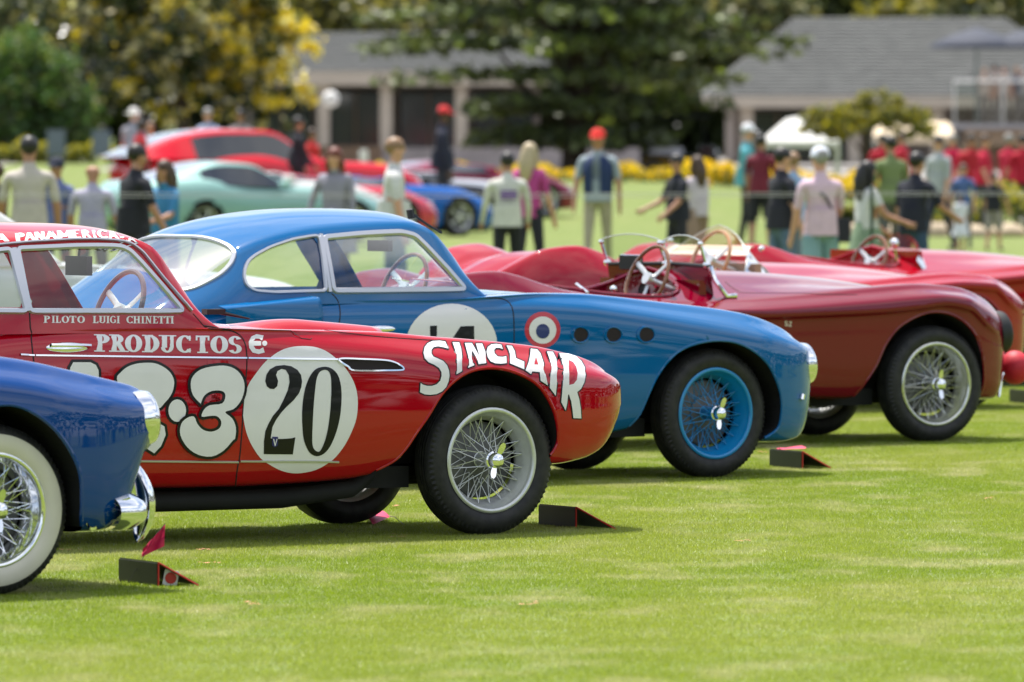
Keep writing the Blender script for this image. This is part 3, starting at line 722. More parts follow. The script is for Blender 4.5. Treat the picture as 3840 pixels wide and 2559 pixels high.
# ---- alphabets drawn as strokes: serif and plain
def arc(cx, cy, rx, ry, a0, a1, tw, th, n=12):
    out = []
    for i in range(n):
        q = []
        for a in (a0+(a1-a0)*i/n, a0+(a1-a0)*(i+1)/n):
            q.append((math.cos(R(a)), math.sin(R(a))))
        f = lambda c, s, g: (cx+c*(rx+g*tw/2), cy+s*(ry+g*th/2))
        out.append([f(*q[0], -1), f(*q[0], 1), f(*q[1], 1), f(*q[1], -1)])
    return out
def rc(x0, y0, x1, y1): return [(x0,y0),(x1,y0),(x1,y1),(x0,y1)]
def dg(x0, y0, x1, y1, t): return [(x0-t/2,y0),(x0+t/2,y0),(x1+t/2,y1),(x1-t/2,y1)]
def glyph(c, s=True, T_=.19, t=.09):                      # y up, height 1 -> (polys, advance)
    sf = (lambda x, y: [rc(x-T_*.95, y-(0 if y < .5 else .07), x+T_*.95, y+(.07 if y < .5 else 0))]) if s else (lambda x, y: [])
    st = lambda x: [rc(x-T_/2, 0, x+T_/2, 1)]+sf(x, 0)+sf(x, 1)
    if c == 'I': return st(.16), .32
    if c == 'P': return st(.16)+arc(.26,.74,.22,.215,-90,90,T_,t)+[rc(.16,.91,.28,1),rc(.16,.48,.28,.57)], .62
    if c == 'R': return st(.16)+arc(.26,.74,.22,.215,-90,90,T_,t)+[rc(.16,.91,.28,1),rc(.16,.48,.28,.57),dg(.60,0,.34,.52,T_)]+sf(.62,0), .72
    if c == 'L': return st(.16)+[rc(.16,0,.55,.10)]+([rc(.47,0,.55,.28)] if s else []), .6
    if c == 'O': return arc(.34,.5,.25,.455,0,360,T_,t,28), .70
    if c == 'D': return st(.16)+arc(.22,.5,.33,.455,-90,90,T_,t,16)+[rc(.16,.91,.24,1),rc(.16,0,.24,.09)], .68
    if c == 'U': return [rc(.07,.28,.07+T_,1),rc(.46,.28,.46+T_*.7,1)]+arc(.325,.30,.20,.255,180,360,T_*.8,t)+sf(.16,1)+sf(.52,1), .70
    if c == 'C': return arc(.36,.5,.27,.455,42,318,T_,t,22)+([rc(.53,.70,.62,.98),rc(.53,.02,.62,.25)] if s else []), .66
    if c == 'G': return arc(.36,.5,.27,.455,42,330,T_,t,22)+[rc(.42,.40,.68,.48),rc(.53,.1,.66,.45)], .72
    if c == 'T': return st(.30)[:1]+sf(.30,0)+[rc(0,.90,.60,1)]+([rc(0,.72,.08,1),rc(.52,.72,.60,1)] if s else []), .62
    if c == 'S': return arc(.28,.735,.18,.22,20,270,T_*.9,t,14)+arc(.28,.265,.19,.22,-160,90,T_*.9,t,14), .56
    if c == 'H': return st(.16)+st(.56)+[rc(.16,.46,.56,.55)], .72
    if c == 'N': return [rc(.16-t/2,0,.16+t/2,1),rc(.60-t/2,0,.60+t/2,1),dg(.60,0,.16,1,T_)]+sf(.16,0)+sf(.60,1)+sf(.14,1) if s else [rc(.07,0,.07+T_,1),rc(.5,0,.5+T_,1),dg(.56,0,.2,1,T_*1.1)], .76
    if c == 'E': return st(.16)+[rc(.16,0,.56,.09),rc(.16,.91,.54,1),rc(.16,.46,.42,.55)]+([rc(.48,0,.56,.26),rc(.46,.76,.54,1)] if s else []), .62
    if c == 'A': return [dg(.08,0,.33,1,T_*.9),dg(.60,0,.35,1,T_*1.05),rc(.16,.24,.52,.36)]+(sf(.1,0)+sf(.6,0) if s else []), .68
    if c == 'M': return [rc(.06,0,.06+T_,1),rc(.62,0,.62+T_,1),dg(.43,.15,.16,1,T_*1.05),dg(.43,.15,.72,1,T_*1.05)], .88
    return [], .36
def text(car, name, s, p0, p1, H0, H1, serif=True, m=WHITE, off=.002, slant=0.0, curve=None, T_=.19, t=.09, xs=None):
    """letters from pixel p0 to p1 along a base line (curve(t) lifts it)"""
    gl = [glyph(c, serif, T_, t) for c in s]; tot = sum(g[1] for g in gl); x = 0
    for i, (c, (g, adv)) in enumerate(zip(s, gl)):
        if g:
            pol = []
            if xs: a0, wdt = xs[i]; f0 = (a0-p0[0])/(p1[0]-p0[0]); k = wdt/adv/(p1[0]-p0[0])
            else: f0 = x/tot; k = 1/tot
            fm = f0+adv*k/2; lift = curve(fm) if curve else 0; sl = (curve(fm+.02)-curve(fm-.02))/.04/(p1[0]-p0[0]) if curve else 0
            for q in g:
                pp = []
                for a, b in q:
                    f = f0+a*k; H = H0+(H1-H0)*f
                    X = p0[0]+(p1[0]-p0[0])*f+slant*b*H+sl*b*H; Y = p0[1]+(p1[1]-p0[1])*f-b*H-lift-(f-fm)*(p1[0]-p0[0])*sl
                    pp.append((X, Y))
                pol.append(pp)
            car.decal(name, pol, [], m, off=off, step=12)
        x += adv
LW = [('P',(480,75)),('I',(570,32)),('L',(612,62)),('O',(678,84)),('T',(762,80)),('O',(850,86)),(' ',(940,40)),('L',(1022,66)),('U',(1088,82)),('I',(1172,32)),('G',(1210,72)),('I',(1286,32)),(' ',(1320,50)),('C',(1392,74)),('H',(1468,76)),('I',(1556,32)),('N',(1596,78)),('E',(1684,60)),('T',(1744,68)),('T',(1812,68)),('I',(1880,34))]
o0 = zs('P', [(480,1122)])[0]; o1 = zs('P', [(1914,1130)])[0]
text(red, 'letter', ''.join(a for a, b in LW), o0, o1, 78/2.9413, 82/2.9413, xs=[(b[0]/2.9413, b[1]/2.9413) for a, b in LW])
LW = [('P',(640,132)),('R',(778,142)),('O',(918,150)),('D',(1086,146)),('U',(1240,136)),('C',(1392,138)),('T',(1568,132)),('O',(1712,154)),('S',(1875,116))]
o0 = zs('G', [(640,246)])[0]; o1 = zs('G', [(1990,264)])[0]
text(red, 'letter', ''.join(a for a, b in LW), o0, o1, 160/2.4768, 160/2.4768, xs=[(100+b[0]/2.4768, b[1]/2.4768) for a, b in LW], T_=.25, t=.10)
LW = [('A',(-60,155)),('P',(170,118)),('A',(275,112)),('N',(378,130)),('A',(505,130)),('M',(628,180)),('E',(795,112)),('R',(905,112)),('I',(1025,50)),('C',(1085,118)),('A',(1200,118)),('N',(1300,115)),('A',(1410,110))]
o0 = zs('P', [(-60,230)])[0]; o1 = zs('P', [(1540,250)])[0]; L_ = o1[0]-o0[0]
cv = T([(0,0),(.14,10/2.94),(.3,30/2.94),(.45,46/2.94),(.6,58/2.94),(.75,58/2.94),(.85,46/2.94),(.95,20/2.94),(1,0)])
text(red, 'letter', ''.join(a for a, b in LW), o0, o1, 84/2.9413, 84/2.9413, serif=False, xs=[(b[0]/2.9413, b[1]/2.9413) for a, b in LW], slant=-.25, curve=cv, T_=.23, t=.17)
wheel(red, 0, -1, ALU, ALU, phase=.1); wheel(red, 0.0, 1, ALU, ALU, detail=False)
wheel(red, -2.55, -1, ALU, ALU, detail=False); wheel(red, -2.55, 1, ALU, ALU, detail=False); underbody(red)
b = MB(); b.tube([(-1.9,-.60,.20),(-1.1,-.60,.20),(-.72,-.60,.235),(-.55,-.5,.29)], [.048,.048,.042,.03], 12); b.tube([(-3.3,-.6,.2),(-1.9,-.60,.20)], .04, 10)
b.build('exhaust_pipe', DARK, red.root)
MB().tube([red.hit(p, -.7, 0)[0]+Vector((0,.02,-.01)) for p in zs('2', [(236,1085),(240,1085)])]+[], .01).build('jacking_tube', STEEL, red.root) if False else None
# bonnet scoop and wiper
def bonnet_scoop(car, pts, m, w0=.02, hw=.17, h=.055, name='bonnet_scoop'):
    us = [car.plane(p, w0)[0] for p in pts]; u0, u1 = min(us), max(us); b = MB(); V = []; n = 15; N = 26
    bv = car.bodybvh
    for i in range(N+1):
        u = u0+(u1-u0)*i/N; t = i/N; env = ss(t, 0, .55); g = hw*(.7+.3*t)
        for j in range(n):
            s_ = -1+2*j/(n-1); hh = env*h*(1-abs(s_)**3.2); w_ = w0+s_*g
            q = bv.ray_cast(Vector((u, w_, 3)), Vector((0,0,-1)))[0]; V.append(Vector((u, w_, (q.z if q else 1)+hh-.004)))
    Fc = [(i*n+j, i*n+j+1, (i+1)*n+j+1, (i+1)*n+j) for i in range(N) for j in range(n-1)]
    k = len(V); V += [Vector((v.x-.03, v.y, v.z-h)) for v in V[N*n:N*n+n]]; Fc += [(N*n+j, N*n+j+1, k+j+1, k+j) for j in range(n-1)]
    mesh(name, V, Fc, m, car.root)
bonnet_scoop(red, zs('D', [(480,720),(846,750)]), RED)
b = MB(); P = [red.plane(p, -.1) for p in zs('1', [(1335,645),(1400,655),(1630,690)])]
b.tube([(P[0][0],-.1,P[0][1]),(P[1][0],-.1,P[1][1]+.01),(P[2][0],-.1,P[2][1])], [.016,.012,.004], 6); b.box((P[0][0]+.05,-.1,P[0][1]),(.1,.05,.025)); b.build('windscreen_wiper', RUBBER, red.root)
# interior
seat(red, -2.35, -.34, .42, DKLEATHER); seat(red, -2.35, .34, .42, DKLEATHER)
MB().box((-1.62,0,.92),(.30,1.2,.18)).build('dashboard', RED, red.root)
MB().box((-2.3,0,.33),(1.7,1.3,.06)).build('cabin_floor', DARK, red.root)
q = red.plane((272*DS, 700*DS), .32); steering(red, (q[0], .32, q[1]-.03), .20, mat('grey_wheel_rim', (.12,.12,.13), .3), tube=.013)
q = red.plane((181*DS, 611*DS), 0.05); MB().box((q[0],.05,q[1]),(.03,.20,.09)).tube([(q[0],.05,q[1]+.04),(q[0]+.02,.05,1.46)], .006).build('rear_view_mirror', RUBBER, red.root)

# ----------------------------------------------------------------- blue coupe, number 14
blue = Car('racing_coupe', 'bright blue race coupe with blue wire wheels, a cockade and three round wing holes', (1643.5*DS, 950*DS), R(35))
arch = close_arch(blue, '5', [(1040,1030),(1090,950),(1140,810),(1190,710),(1260,620),(1340,560),(1440,525),(1550,512),(1660,525),(1760,572),(1850,650),(1910,750),(1945,850),(1950,960),(1930,1040),(1850,1100)], -.77)
tabs = dict(
  ws=[(-4.1,.05),(-4.06,.22),(-3.98,.40),(-3.8,.56),(-3.5,.68),(-3,.775),(-2.2,.80),(-1,.80),(-.2,.80),(.25,.785),(.45,.745),(.6,.69),(.7,.62),(.78,.53),(.84,.40),(.875,.25),(.892,.1),(.897,.02)],
  zb=[(-4.1,.5),(-4,.4),(-3.6,.32),(-2.6,.26),(-1.2,.24),(-.84,.245),(-.6,.275),(-.3,.30),(.2,.20),(.5,.185),(.6,.192),(.69,.232),(.745,.297),(.79,.385),(.84,.48),(.875,.55),(.897,.6)],
  zc=[(-4.1,.56),(-4,.66),(-3.7,.82),(-3.3,.94),(-2.9,1.0),(-2.5,1.005),(-1.9,1.0),(-1.5,1.015),(-1.2,1.026),(-.9,1.020),(-.66,1.002),(-.32,.967),(.0,.934),(.2,.908),(.38,.873),(.545,.825),(.66,.782),(.76,.735),(.83,.69),(.87,.655),(.897,.62)],
  zh=[(-4.1,.57),(-3.6,.85),(-3.2,1.0),(-1.6,1.05),(-1.3,1.045),(-1.0,1.03),(-.6,.99),(0,.92),(.5,.8),(.8,.68),(.897,.61)],
  zm=[(-4,.5),(-3,.62),(-1,.60),(0,.58),(.5,.55),(.8,.57),(.897,.61)],
  a=[(-4.1,.01),(-3.5,.10),(-1.5,.115),(-.5,.125),(.2,.14),(.5,.12),(.8,.04),(.897,.003)],
  b=[(-4.1,.003),(-3,.022),(-1.5,.02),(-.5,.035),(.3,.045),(.7,.03),(.897,.001)],
  cf=[(-3.9,.8),(-1.6,.91),(-1.0,.84),(-.4,.79),(.3,.74),(.897,.7)])
body(blue, tabs, BLUE, [(arch, 0), (rear_arch(-2.75), 0)], u0=-4.1, u1=.897, top=[(-3.5,-.40),(-3.2,-.5),(-2.6,-.62),(-1.7,-.63),(-1.5,-.52),(-1.40,0),(-1.5,.52),(-1.7,.63),(-2.6,.62),(-3.2,.5),(-3.5,.4)])
E_ = [(-1.525,.655,.995),(-1.60,.63,1.110),(-1.69,.61,1.240),(-1.785,.597,1.345),(-1.87,.59,1.392),(-2.0,.585,1.410),(-2.3,.58,1.402),(-2.65,.57,1.370),(-2.95,.56,1.300),(-3.20,.53,1.17),(-3.44,.50,1.03),(-3.74,.44,.90)]
C_ = [(-1.32,1.01),(-1.42,1.115),(-1.54,1.25),(-1.65,1.365),(-1.77,1.440),(-1.94,1.476),(-2.3,1.484),(-2.62,1.458),(-2.90,1.395),(-3.20,1.27),(-3.52,1.10),(-3.88,.89)]
B_ = [(-1.44,.68,.985),(-1.54,.71,.985),(-1.68,.72,.985),(-1.80,.722,.985),(-1.90,.724,.985),(-2.03,.725,.985),(-2.3,.73,.985),(-2.65,.73,.985),(-2.95,.71,.975),(-3.2,.69,.96),(-3.45,.62,.93),(-3.78,.5,.86)]
qw = [(690,500),(693,440),(715,385),(760,345),(860,290),(1000,243),(1172,218),(1200,400),(1222,582),(900,592),(760,582),(710,550)]
dw = [(1192,228),(1430,205),(1690,192),(1790,218),(1860,290),(1990,430),(2113,572),(1700,577),(1252,582),(1222,410)]
rw = [(380,232),(450,240),(530,260),(600,292),(632,325),(634,350),(612,400),(560,455),(490,500),(400,545),(330,565),(250,575)]
e_, c_, b_ = greenhouse(blue, E_, C_, B_, BLUE, [('4', qw), ('4', dw)], (.35, 4.1), None, rear_poly=('4', rw))
frame(blue, '4', [(697,500),(700,440),(722,388),(768,350),(865,298),(1000,252),(1100,234),(1165,226),(1190,350),(1214,574),(1050,579),(900,584),(765,574),(716,545)], wd=.020)
frame(blue, '4', [(1202,238),(1430,216),(1560,208),(1690,203),(1775,224),(1850,296),(1980,436),(2090,563),(1900,567),(1700,569),(1480,572),(1262,574),(1238,430)], wd=.036)
frame(blue, '4', [(1180,220),(1205,380),(1236,582)], wd=.030, close=False, name='window_pillar')
hp = []
for (a_, w_) in blue.rearline: hp.append(Vector((a_, w_, 0)))
hp = hp+[Vector((v.x, -v.y, 0)) for v in reversed(hp)]
rl = []; rn = []
for v in hp:
    h = blue.bvh.ray_cast(Vector((v.x, v.y, 3)), Vector((0,0,-1))); rl.append(h[0]+h[1]*.002); rn.append(h[1] if h[1].z > 0 else -h[1])
MB().strip(rl, rn, .026, .010, True).build('rear_window_frame', mat('white_rubber_trim', (.55,.56,.62), .35, .4), blue.root)
CIR = lambda cx, cy, rx, ry, n=40: [(cx+rx*math.cos(2*PI*i/n), cy+ry*math.sin(2*PI*i/n)) for i in range(n)]
blue.decal('number_disc', [zs('4', CIR(2005,910,287,255))], [], WHITE, off=.0015, step=22)
blue.decal('numeral', [zs('4', [(1868,795),(1912,793),(1912,1040),(1868,1040)])], [], BLACK, off=.003)
blue.decal('numeral', [zs('4', [(2062,797),(2146,795),(2150,1060),(2085,1060),(2085,1000),(1950,1000),(1950,960)])], [], BLACK, off=.003)
CR = mat('cockade_red', (.50,.01,.03), .35, coat=.5); CB = mat('cockade_navy', (.005,.02,.13), .35, coat=.5)
blue.decal('cockade_ring', [zs('5', CIR(524,451,105,106))], [], CR, off=.0015, step=14)
blue.decal('cockade_white', [zs('5', CIR(524,453,80,80))], [], WHITE, off=.003, step=14)
blue.decal('cockade_centre', [zs('5', CIR(524,460,40,43))], [], CB, off=.0045, step=14)
for cx in (745, 939, 1132):
    blue.decal('wing_hole', [zs('5', CIR(cx,480,50,45))], [], SEAM, off=.0015, step=10)
    blue.line('hole_rim', zs('5', CIR(cx,480,52,46,16)), BLUE, .012, .006, True, 3)
    blue.decal('hole_inner_edge', [zs('5', CIR(cx-12,480,40,44))], [zs('5', CIR(cx+6,480,44,44))], BLUE, off=.003, step=10)
blue.line('door_gap', zs('5', [(190,262),(290,270),(335,300),(352,350),(357,430),(357,520)])+zs('D', [(1180,850),(1178,950)]), SEAM, **gapl)
blue.line('door_gap', zs('4', [(1250,590),(1290,640),(1303,730)])+zs('D', [(775,780),(780,900)]), SEAM, **gapl)
handle(blue, zs('4', [(1560,815)])[0], .19, .024)
# hip intake
q0 = blue.plane(zs('4', [(600,672)])[0], -.80); q1 = blue.plane(zs('4', [(1165,640)])[0], -.80)
V = []; n = 12; N = 24
for i in range(N+1):
    t = i/N; u = q0[0]+(q1[0]-q0[0])*t; env = t**1.3
    for j in range(n):
        a = -.2+j/(n-1)*1.25; zz = .90+.125*math.sin(a*PI/2)*(.55+.45*t); yy = -.775-.075*env*math.cos(a*PI/2*.8)
        V.append(Vector((u, yy if j else -.76, zz)) if j < n-1 else Vector((u, -.70, .985+.045*t)))
Fc = [(i*n+j, (i+1)*n+j, (i+1)*n+j+1, i*n+j+1) for i in range(N) for j in range(n-1)]
k = len(V); V += [Vector((v.x-.02, -.72, v.z)) for v in V[N*n:]]; Fc += [(N*n+j, N*n+j+1, k+j+1, k+j) for j in range(n-1)]
mesh('hip_intake', V, Fc, BLUE, blue.root)
wheel(blue, 0, -1, SPK, SPK, phase=.25, rr=.238); wheel(blue, 0, 1, SPK, SPK, detail=False)
wheel(blue, -2.75, -1, SPK, SPK, detail=False); wheel(blue, -2.75, 1, SPK, SPK, detail=False); underbody(blue)
def headlight(car, c, d, r, m=CHROME, name='headlight', glassm=None):
    """chrome rim ring and domed lens facing d"""
    d = Vector(d).normalized(); q = Vector((0,0,1)).rotation_difference(d).to_matrix(); b = MB()
    pr = [(r*.80,.018),(r*.92,.030),(r*1.0,.022),(r*1.05,.0),(r*1.05,-.05)]
    b.lathe(pr, 40, 'z'); V = [q@v+Vector(c) for v in b.V]; o = mesh(name+'_rim', V, b.F, m, car.root)
    b = MB(); b.lathe([(0,.045),(r*.4,.040),(r*.7,.028),(r*.85,.016)], 40, 'z'); V = [q@v+Vector(c) for v in b.V]; mesh(name, V, b.F, glassm or CHROME, car.root)
LENS = mat('headlight_glass', (.5,.52,.52), .05, .6)
def two_lights(car, pts, w_, r, tilt=.0, yaw_=.0):
    P = [car.plane(p, w_) for p in pts]; u = sum(p[0] for p in P)/len(P); z = sum(p[1] for p in P)/len(P)
    for sgn in (-1, 1): headlight(car, (u, sgn*abs(w_), z), (1, sgn*yaw_, tilt), r, glassm=LENS)
two_lights(blue, zs('5', [(2052,540),(2068,760)]), -.50, .112, .12, .12)
b = MB(); b.tube([blue.hit(p, -.5, .01)[0] for p in zs('5', [(2040,860),(2045,830)])], .015, 8); b.build('side_lamp', CHROME, blue.root)
seat(blue, -2.35, -.34, .42, DKLEATHER); seat(blue, -2.35, .34, .42, DKLEATHER)
MB().box((-1.60,0,.94),(.30,1.2,.16)).build('dashboard', BLUE, blue.root)
MB().box((-2.5,0,.33),(2.1,1.3,.06)).build('cabin_floor', DARK, blue.root)
MB().box((-3.15,0,.90),(.7,1.1,.05)).build('parcel_shelf', mat('white_lining', (.55,.53,.5), .7), blue.root)
q = blue.plane((927*DS, 655*DS), .32); steering(blue, (q[0], .32, q[1]-.02), .20, WOOD, tube=.012)
q = blue.plane((873*DS, 565*DS), 0.05); MB().box((q[0],.05,q[1]),(.03,.2,.06)).build('rear_view_mirror', RUBBER, blue.root)
b = MB(); P = blue.plane((980*DS, 515*DS), .2); Q = blue.plane((945*DS, 490*DS), .2); b.tube([(P[0]+.1,.2,P[1]-.05),(P[0],.2,P[1]),(Q[0],.2,Q[1])], .007, 6); b.tube([(Q[0],.2,Q[1]-.03),(Q[0]-.01,.2,Q[1]+.02)], .02, 6)
b.build('roof_aerial', RUBBER, blue.root)
for (x0, y0, x1, y1) in ((720,605,755,600),):
    pass
q = blue.plane((800*DS, 604*DS), .0)
b = MB(); b.tube([(q[0]+.55,-.35,1.075),(q[0]+.3,-.15,1.10)], .005, 5); b.tube([(q[0]+.6,.3,1.075),(q[0]+.35,.1,1.10)], .005, 5); b.build('windscreen_wiper', CHROME, blue.root)

# ----------------------------------------------------------------- royal blue car in front, only its nose in the picture
fgc = Car('classic_coupe', 'dark royal blue classic car at the left edge with whitewall tyre and chrome bumper', (-13*DS, 1173*DS), R(33), cat='classic car')
arch = close_arch(fgc, '3', [(-560,1000),(-500,800),(-400,600),(-270,440),(-130,360),(0,340),(100,350),(220,410),(330,510),(420,640),(470,760),(485,900),(495,1000),(520,1065)], -.77)
tabs = dict(
  ws=[(-3.6,.05),(-3.5,.4),(-3.2,.62),(-2.7,.77),(-2,.80),(-.5,.80),(.2,.80),(.45,.765),(.62,.71),(.75,.65),(.83,.60),(.872,.56),(.885,.5),(.889,.3),(.89,.1)],
  zb=[(-3.6,.5),(-3.4,.34),(-2.6,.26),(0,.26),(.5,.252),(.56,.258),(.63,.305),(.70,.40),(.745,.49),(.775,.55),(.83,.585),(.87,.62),(.89,.64)],
  zc=[(-3.6,.6),(-3.3,.86),(-2.7,1.0),(-1,1.03),(-.4,1.02),(.08,.982),(.245,.957),(.41,.924),(.57,.892),(.69,.868),(.775,.850),(.84,.825),(.875,.795),(.89,.765)],
  zh=[(-3.6,.6),(-3.3,.88),(-2.7,1.0),(-1,1.04),(-.4,1.03),(.1,.96),(.4,.88),(.7,.80),(.89,.72)],
  zm=[(-3.6,.58),(-3,.62),(0,.62),(.5,.62),(.7,.66),(.89,.69)],
  a=[(-3.6,.01),(-3,.12),(.2,.14),(.6,.11),(.8,.08),(.89,.04)], b=[(-3.6,.003),(-3,.03),(.3,.05),(.7,.035),(.89,.015)], cf=[(-3.6,.8),(0,.76),(.89,.74)])
body(fgc, tabs, NAVY, [(arch, 0), (rear_arch(-2.5), 0)], u0=-3.6, u1=.89, top=[(-2.9,-.5),(-2.5,-.62),(-1.6,-.63),(-1.35,0),(-1.6,.63),(-2.5,.62),(-2.9,.5)])
E2 = [(-1.40,.66,1.03),(-1.5,.63,1.12),(-1.65,.60,1.25),(-1.8,.588,1.34),(-1.9,.58,1.385),(-2.2,.57,1.41),(-2.6,.56,1.36),(-2.95,.50,1.15),(-3.1,.45,1.0)]
C2 = [(-1.2,1.03),(-1.33,1.12),(-1.5,1.27),(-1.66,1.37),(-1.80,1.43),(-2.2,1.48),(-2.6,1.44),(-3.0,1.23),(-3.25,1.0)]
B2 = [(-1.38,.68,.99),(-1.5,.71,.99),(-1.65,.72,.99),(-1.8,.722,.99),(-1.9,.724,.99),(-2.2,.73,.99),(-2.6,.72,.99),(-2.95,.66,.98),(-3.15,.5,.94)]
greenhouse(fgc, E2, C2, B2, NAVY, [], (.35, 3.4), (6.2, 7.4))
wheel(fgc, 0, -1, CHROME, CHROME, rr=.228, whitewall=True, phase=.4); wheel(fgc, 0, 1, CHROME, CHROME, detail=False, rr=.228)
wheel(fgc, -2.5, -1, CHROME, CHROME, detail=False); wheel(fgc, -2.5, 1, CHROME, CHROME, detail=False); underbody(fgc, z=.26)
two_lights(fgc, zs('3', [(838,265),(856,572)]), -.54, .110, .12, .12)
# bumper: bulging blade with an overrider on each side
def plate(name, rows, m, car):
    V = [v for r_ in rows for v in r_]; n = len(rows[0]); Fc = [(i*n+j, i*n+j+1, (i+1)*n+j+1, (i+1)*n+j) for i in range(len(rows)-1) for j in range(n-1)]
    return mesh(name, V, Fc, m, car.root)
rows = []
for i in range(33):                                        # sweep round the nose
    t = i/32; a = (t-.5)*PI
    w_ = math.sin(a)*.72; u = .56+.235*max(0, math.cos(a))**.5; nx = Vector((math.cos(a)+.15, math.sin(a), 0)).normalized()
    row = []
    for j in range(11):
        q = -1+2*j/10; row.append(Vector((u, w_, .332))+nx*(.075*(1-abs(q)**2.4)-.03)+Vector((0,0,q*.074)))
    rows.append(row)
plate('bumper', rows, CHROME, fgc)
for sgn in (-1, 1):
    rows = []
    for i in range(17):
        t = i/16; z = .19+.35*t; h = math.sin(PI*min(1, max(0, t)))**.5 if 0 < t < 1 else .02
        row = []
        for j in range(9):
            a = -PI/2+PI*j/8; row.append(Vector((.785+.06*h*math.cos(a)+.03*math.sin(PI*t)-.03*(t-.4), sgn*.50+.075*h*math.sin(a), z)))
        rows.append(row)
    plate('overrider', rows, CHROME, fgc)
plate('front_valance_trim', [[fgc.hit(p, -.6, .012)[0]+Vector((0,0,dz)) for dz in (0,.012)] for p in crom(zs('3', [(500,1040),(530,1068),(560,1062)]), 4)], CHROME, fgc)
# ----------------------------------------------------------------- open two-seaters
ZO.update({'R':(2200,840,2.941),'S':(3000,840,2.8),'T':(1700,900,3.361),'V':(2000,1600,1.2788)})
RT = dict(
  ws=[(-3.95,.05),(-3.9,.25),(-3.75,.48),(-3.5,.66),(-3.1,.77),(-2.6,.80),(-1.5,.80),(-.2,.80),(.15,.785),(.33,.745),(.46,.685),(.56,.61),(.64,.51),(.685,.38),(.712,.2),(.72,.04)],
  zb=[(-3.95,.5),(-3.8,.42),(-3.4,.33),(-2.6,.28),(-1.0,.285),(-.67,.275),(-.3,.32),(.3,.26),(.50,.25),(.57,.285),(.62,.37),(.645,.46),(.68,.55),(.72,.62)],
  zc=[(-3.95,.58),(-3.8,.78),(-3.5,.98),(-3.3,1.055),(-3.1,1.07),(-2.95,1.045),(-2.8,1.0),(-2.6,.95),(-2.2,.90),(-1.7,.885),(-1.4,.89),(-1,.91),(-.5,.945),(-.1,.965),(.1,.955),(.25,.938),(.40,.900),(.52,.858),(.60,.812),(.67,.75),(.72,.67)],
  zh=[(-3.95,.57),(-3.6,.9),(-3.2,1.02),(-2.8,1.03),(-2.2,1.03),(-1.5,1.06),(-1.13,1.045),(-.82,1.03),(-.4,.995),(-.08,.955),(.23,.90),(.45,.82),(.62,.72),(.71,.64)],
  zv=[(-3.95,.56),(-3.6,.86),(-3.2,.97),(-2.8,.97),(-2.2,.97),(-1.5,.98),(-1.13,.97),(-.82,.965),(-.4,.935),(-.08,.90),(.23,.85),(.45,.78),(.62,.70),(.71,.64)],
  zm=[(-3.95,.55),(-3.2,.60),(0,.60),(.5,.56),(.71,.62)],
  a=[(-3.9,.01),(-3,.12),(-1.5,.09),(-.3,.12),(.4,.12),(.6,.05),(.71,.004)], b=[(-3.9,.003),(-3,.035),(-1.5,.022),(-.3,.035),(.4,.035),(.71,.002)],
  cf=[(-3.9,.75),(-3,.76),(-1.6,.80),(-.4,.78),(.2,.74),(.71,.66)], lo=[(-3.9,1),(-3.2,.975),(-2.9,.96),(0,.955),(.3,.965),(.55,1)])
ZCR = T([(-3.9,.62),(-3,.76),(-1.64,.778),(-1.3,.771),(-.9,.778),(-.49,.790),(-.17,.812),(0,.828),(.2,.80),(.36,.70),(.5,.64),(.71,.62)])
def crease(u, ws, zc, f):
    z = ZCR(u); k = f['lo'](u); q = (1-k)/.045
    z = min(z, zc-.11)
    return [(ws*k, z-.05), (ws*(k+.006), z-.010), (ws*(1-.004*q), z+.010), (ws*.997, z+.045), (ws*.965, .5*(z+.03+zc-.02))]
def roadster(name, label, hub, yaw, m, seatm, wheelm, full=True, dashm=None, dz=None, grp='open two-seat racing cars on the lawn'):
    c = Car(name, label, hub, yaw, cat='open sports car'); mar_ = mar0 or c
    ar = close_arch(mar_, '7', [(960,1190),(1010,1100),(1090,960),(1150,820),(1230,710),(1330,640),(1430,600),(1520,590),(1620,610),(1720,670),(1800,760),(1850,880),(1870,1000),(1875,1100),(1860,1190)], -.77)
    ck = [(-2.78,0),(-2.72,-.30),(-2.5,-.50),(-2.15,-.585),(-1.85,-.56),(-1.69,-.42),(-1.64,-.2),(-1.63,0)]; ck = ck+[(a, -b_) for a, b_ in reversed(ck[1:-1])]
    ck = [tuple(q) for q in crom(ck, 4, True)]
    body(c, RT, m, [(ar, 0), (rear_arch(-2.45), 0)], u0=-3.95, u1=.72, top=ck, extra=crease, dz=dz)
    H = [c.bodybvh.ray_cast(Vector((a, b_, 3)), Vector((0,0,-1)))[0] for a, b_ in ck]
    MB().tube([h+Vector((0,0,.004)) for h in H], .014, 8, True).build('cockpit_coaming', m, c.root)
    V = []; n = len(H)
    for h in H: V += [h, Vector((h.x*.98-.03, h.y*1.08, .42))]
    mesh('cockpit_lining', V, [(2*i, 2*((i+1) % n), 2*((i+1) % n)+1, 2*i+1) for i in range(n)]+[tuple(2*i+1 for i in range(n))], dashm or m, c.root)
    for s_ in (-.33, .33): seat(c, -2.38, s_, .44, seatm, .34)
    b = MB(); b.box((-1.60, 0, .90), (.05, 1.1, .2)); b.build('dashboard', dashm or m, c.root)
    for k, w_ in enumerate((-.30,-.12,.05,.25)):
        MB().lathe([(0,-1.632),(.045,-1.634),(.052,-1.64),(.052,-1.62)], 20, 'x', (0, w_, .92)).build('dial', CHROME if k % 2 else RUBBER, c.root)
    if c is mar_:
        wheel(c, 0, -1, STEEL and MATS['polished_rim'], MATS['polished_rim'], phase=.5, rr=.243)
        wheel(c, 0, 1, ALU, ALU, detail=False)
    else:
        for s_ in (-1, 1): wheel(c, 0, s_, ALU, ALU, detail=False)
    for s_ in (-1, 1): wheel(c, -2.45, s_, ALU, ALU, detail=False)
    underbody(c); return c
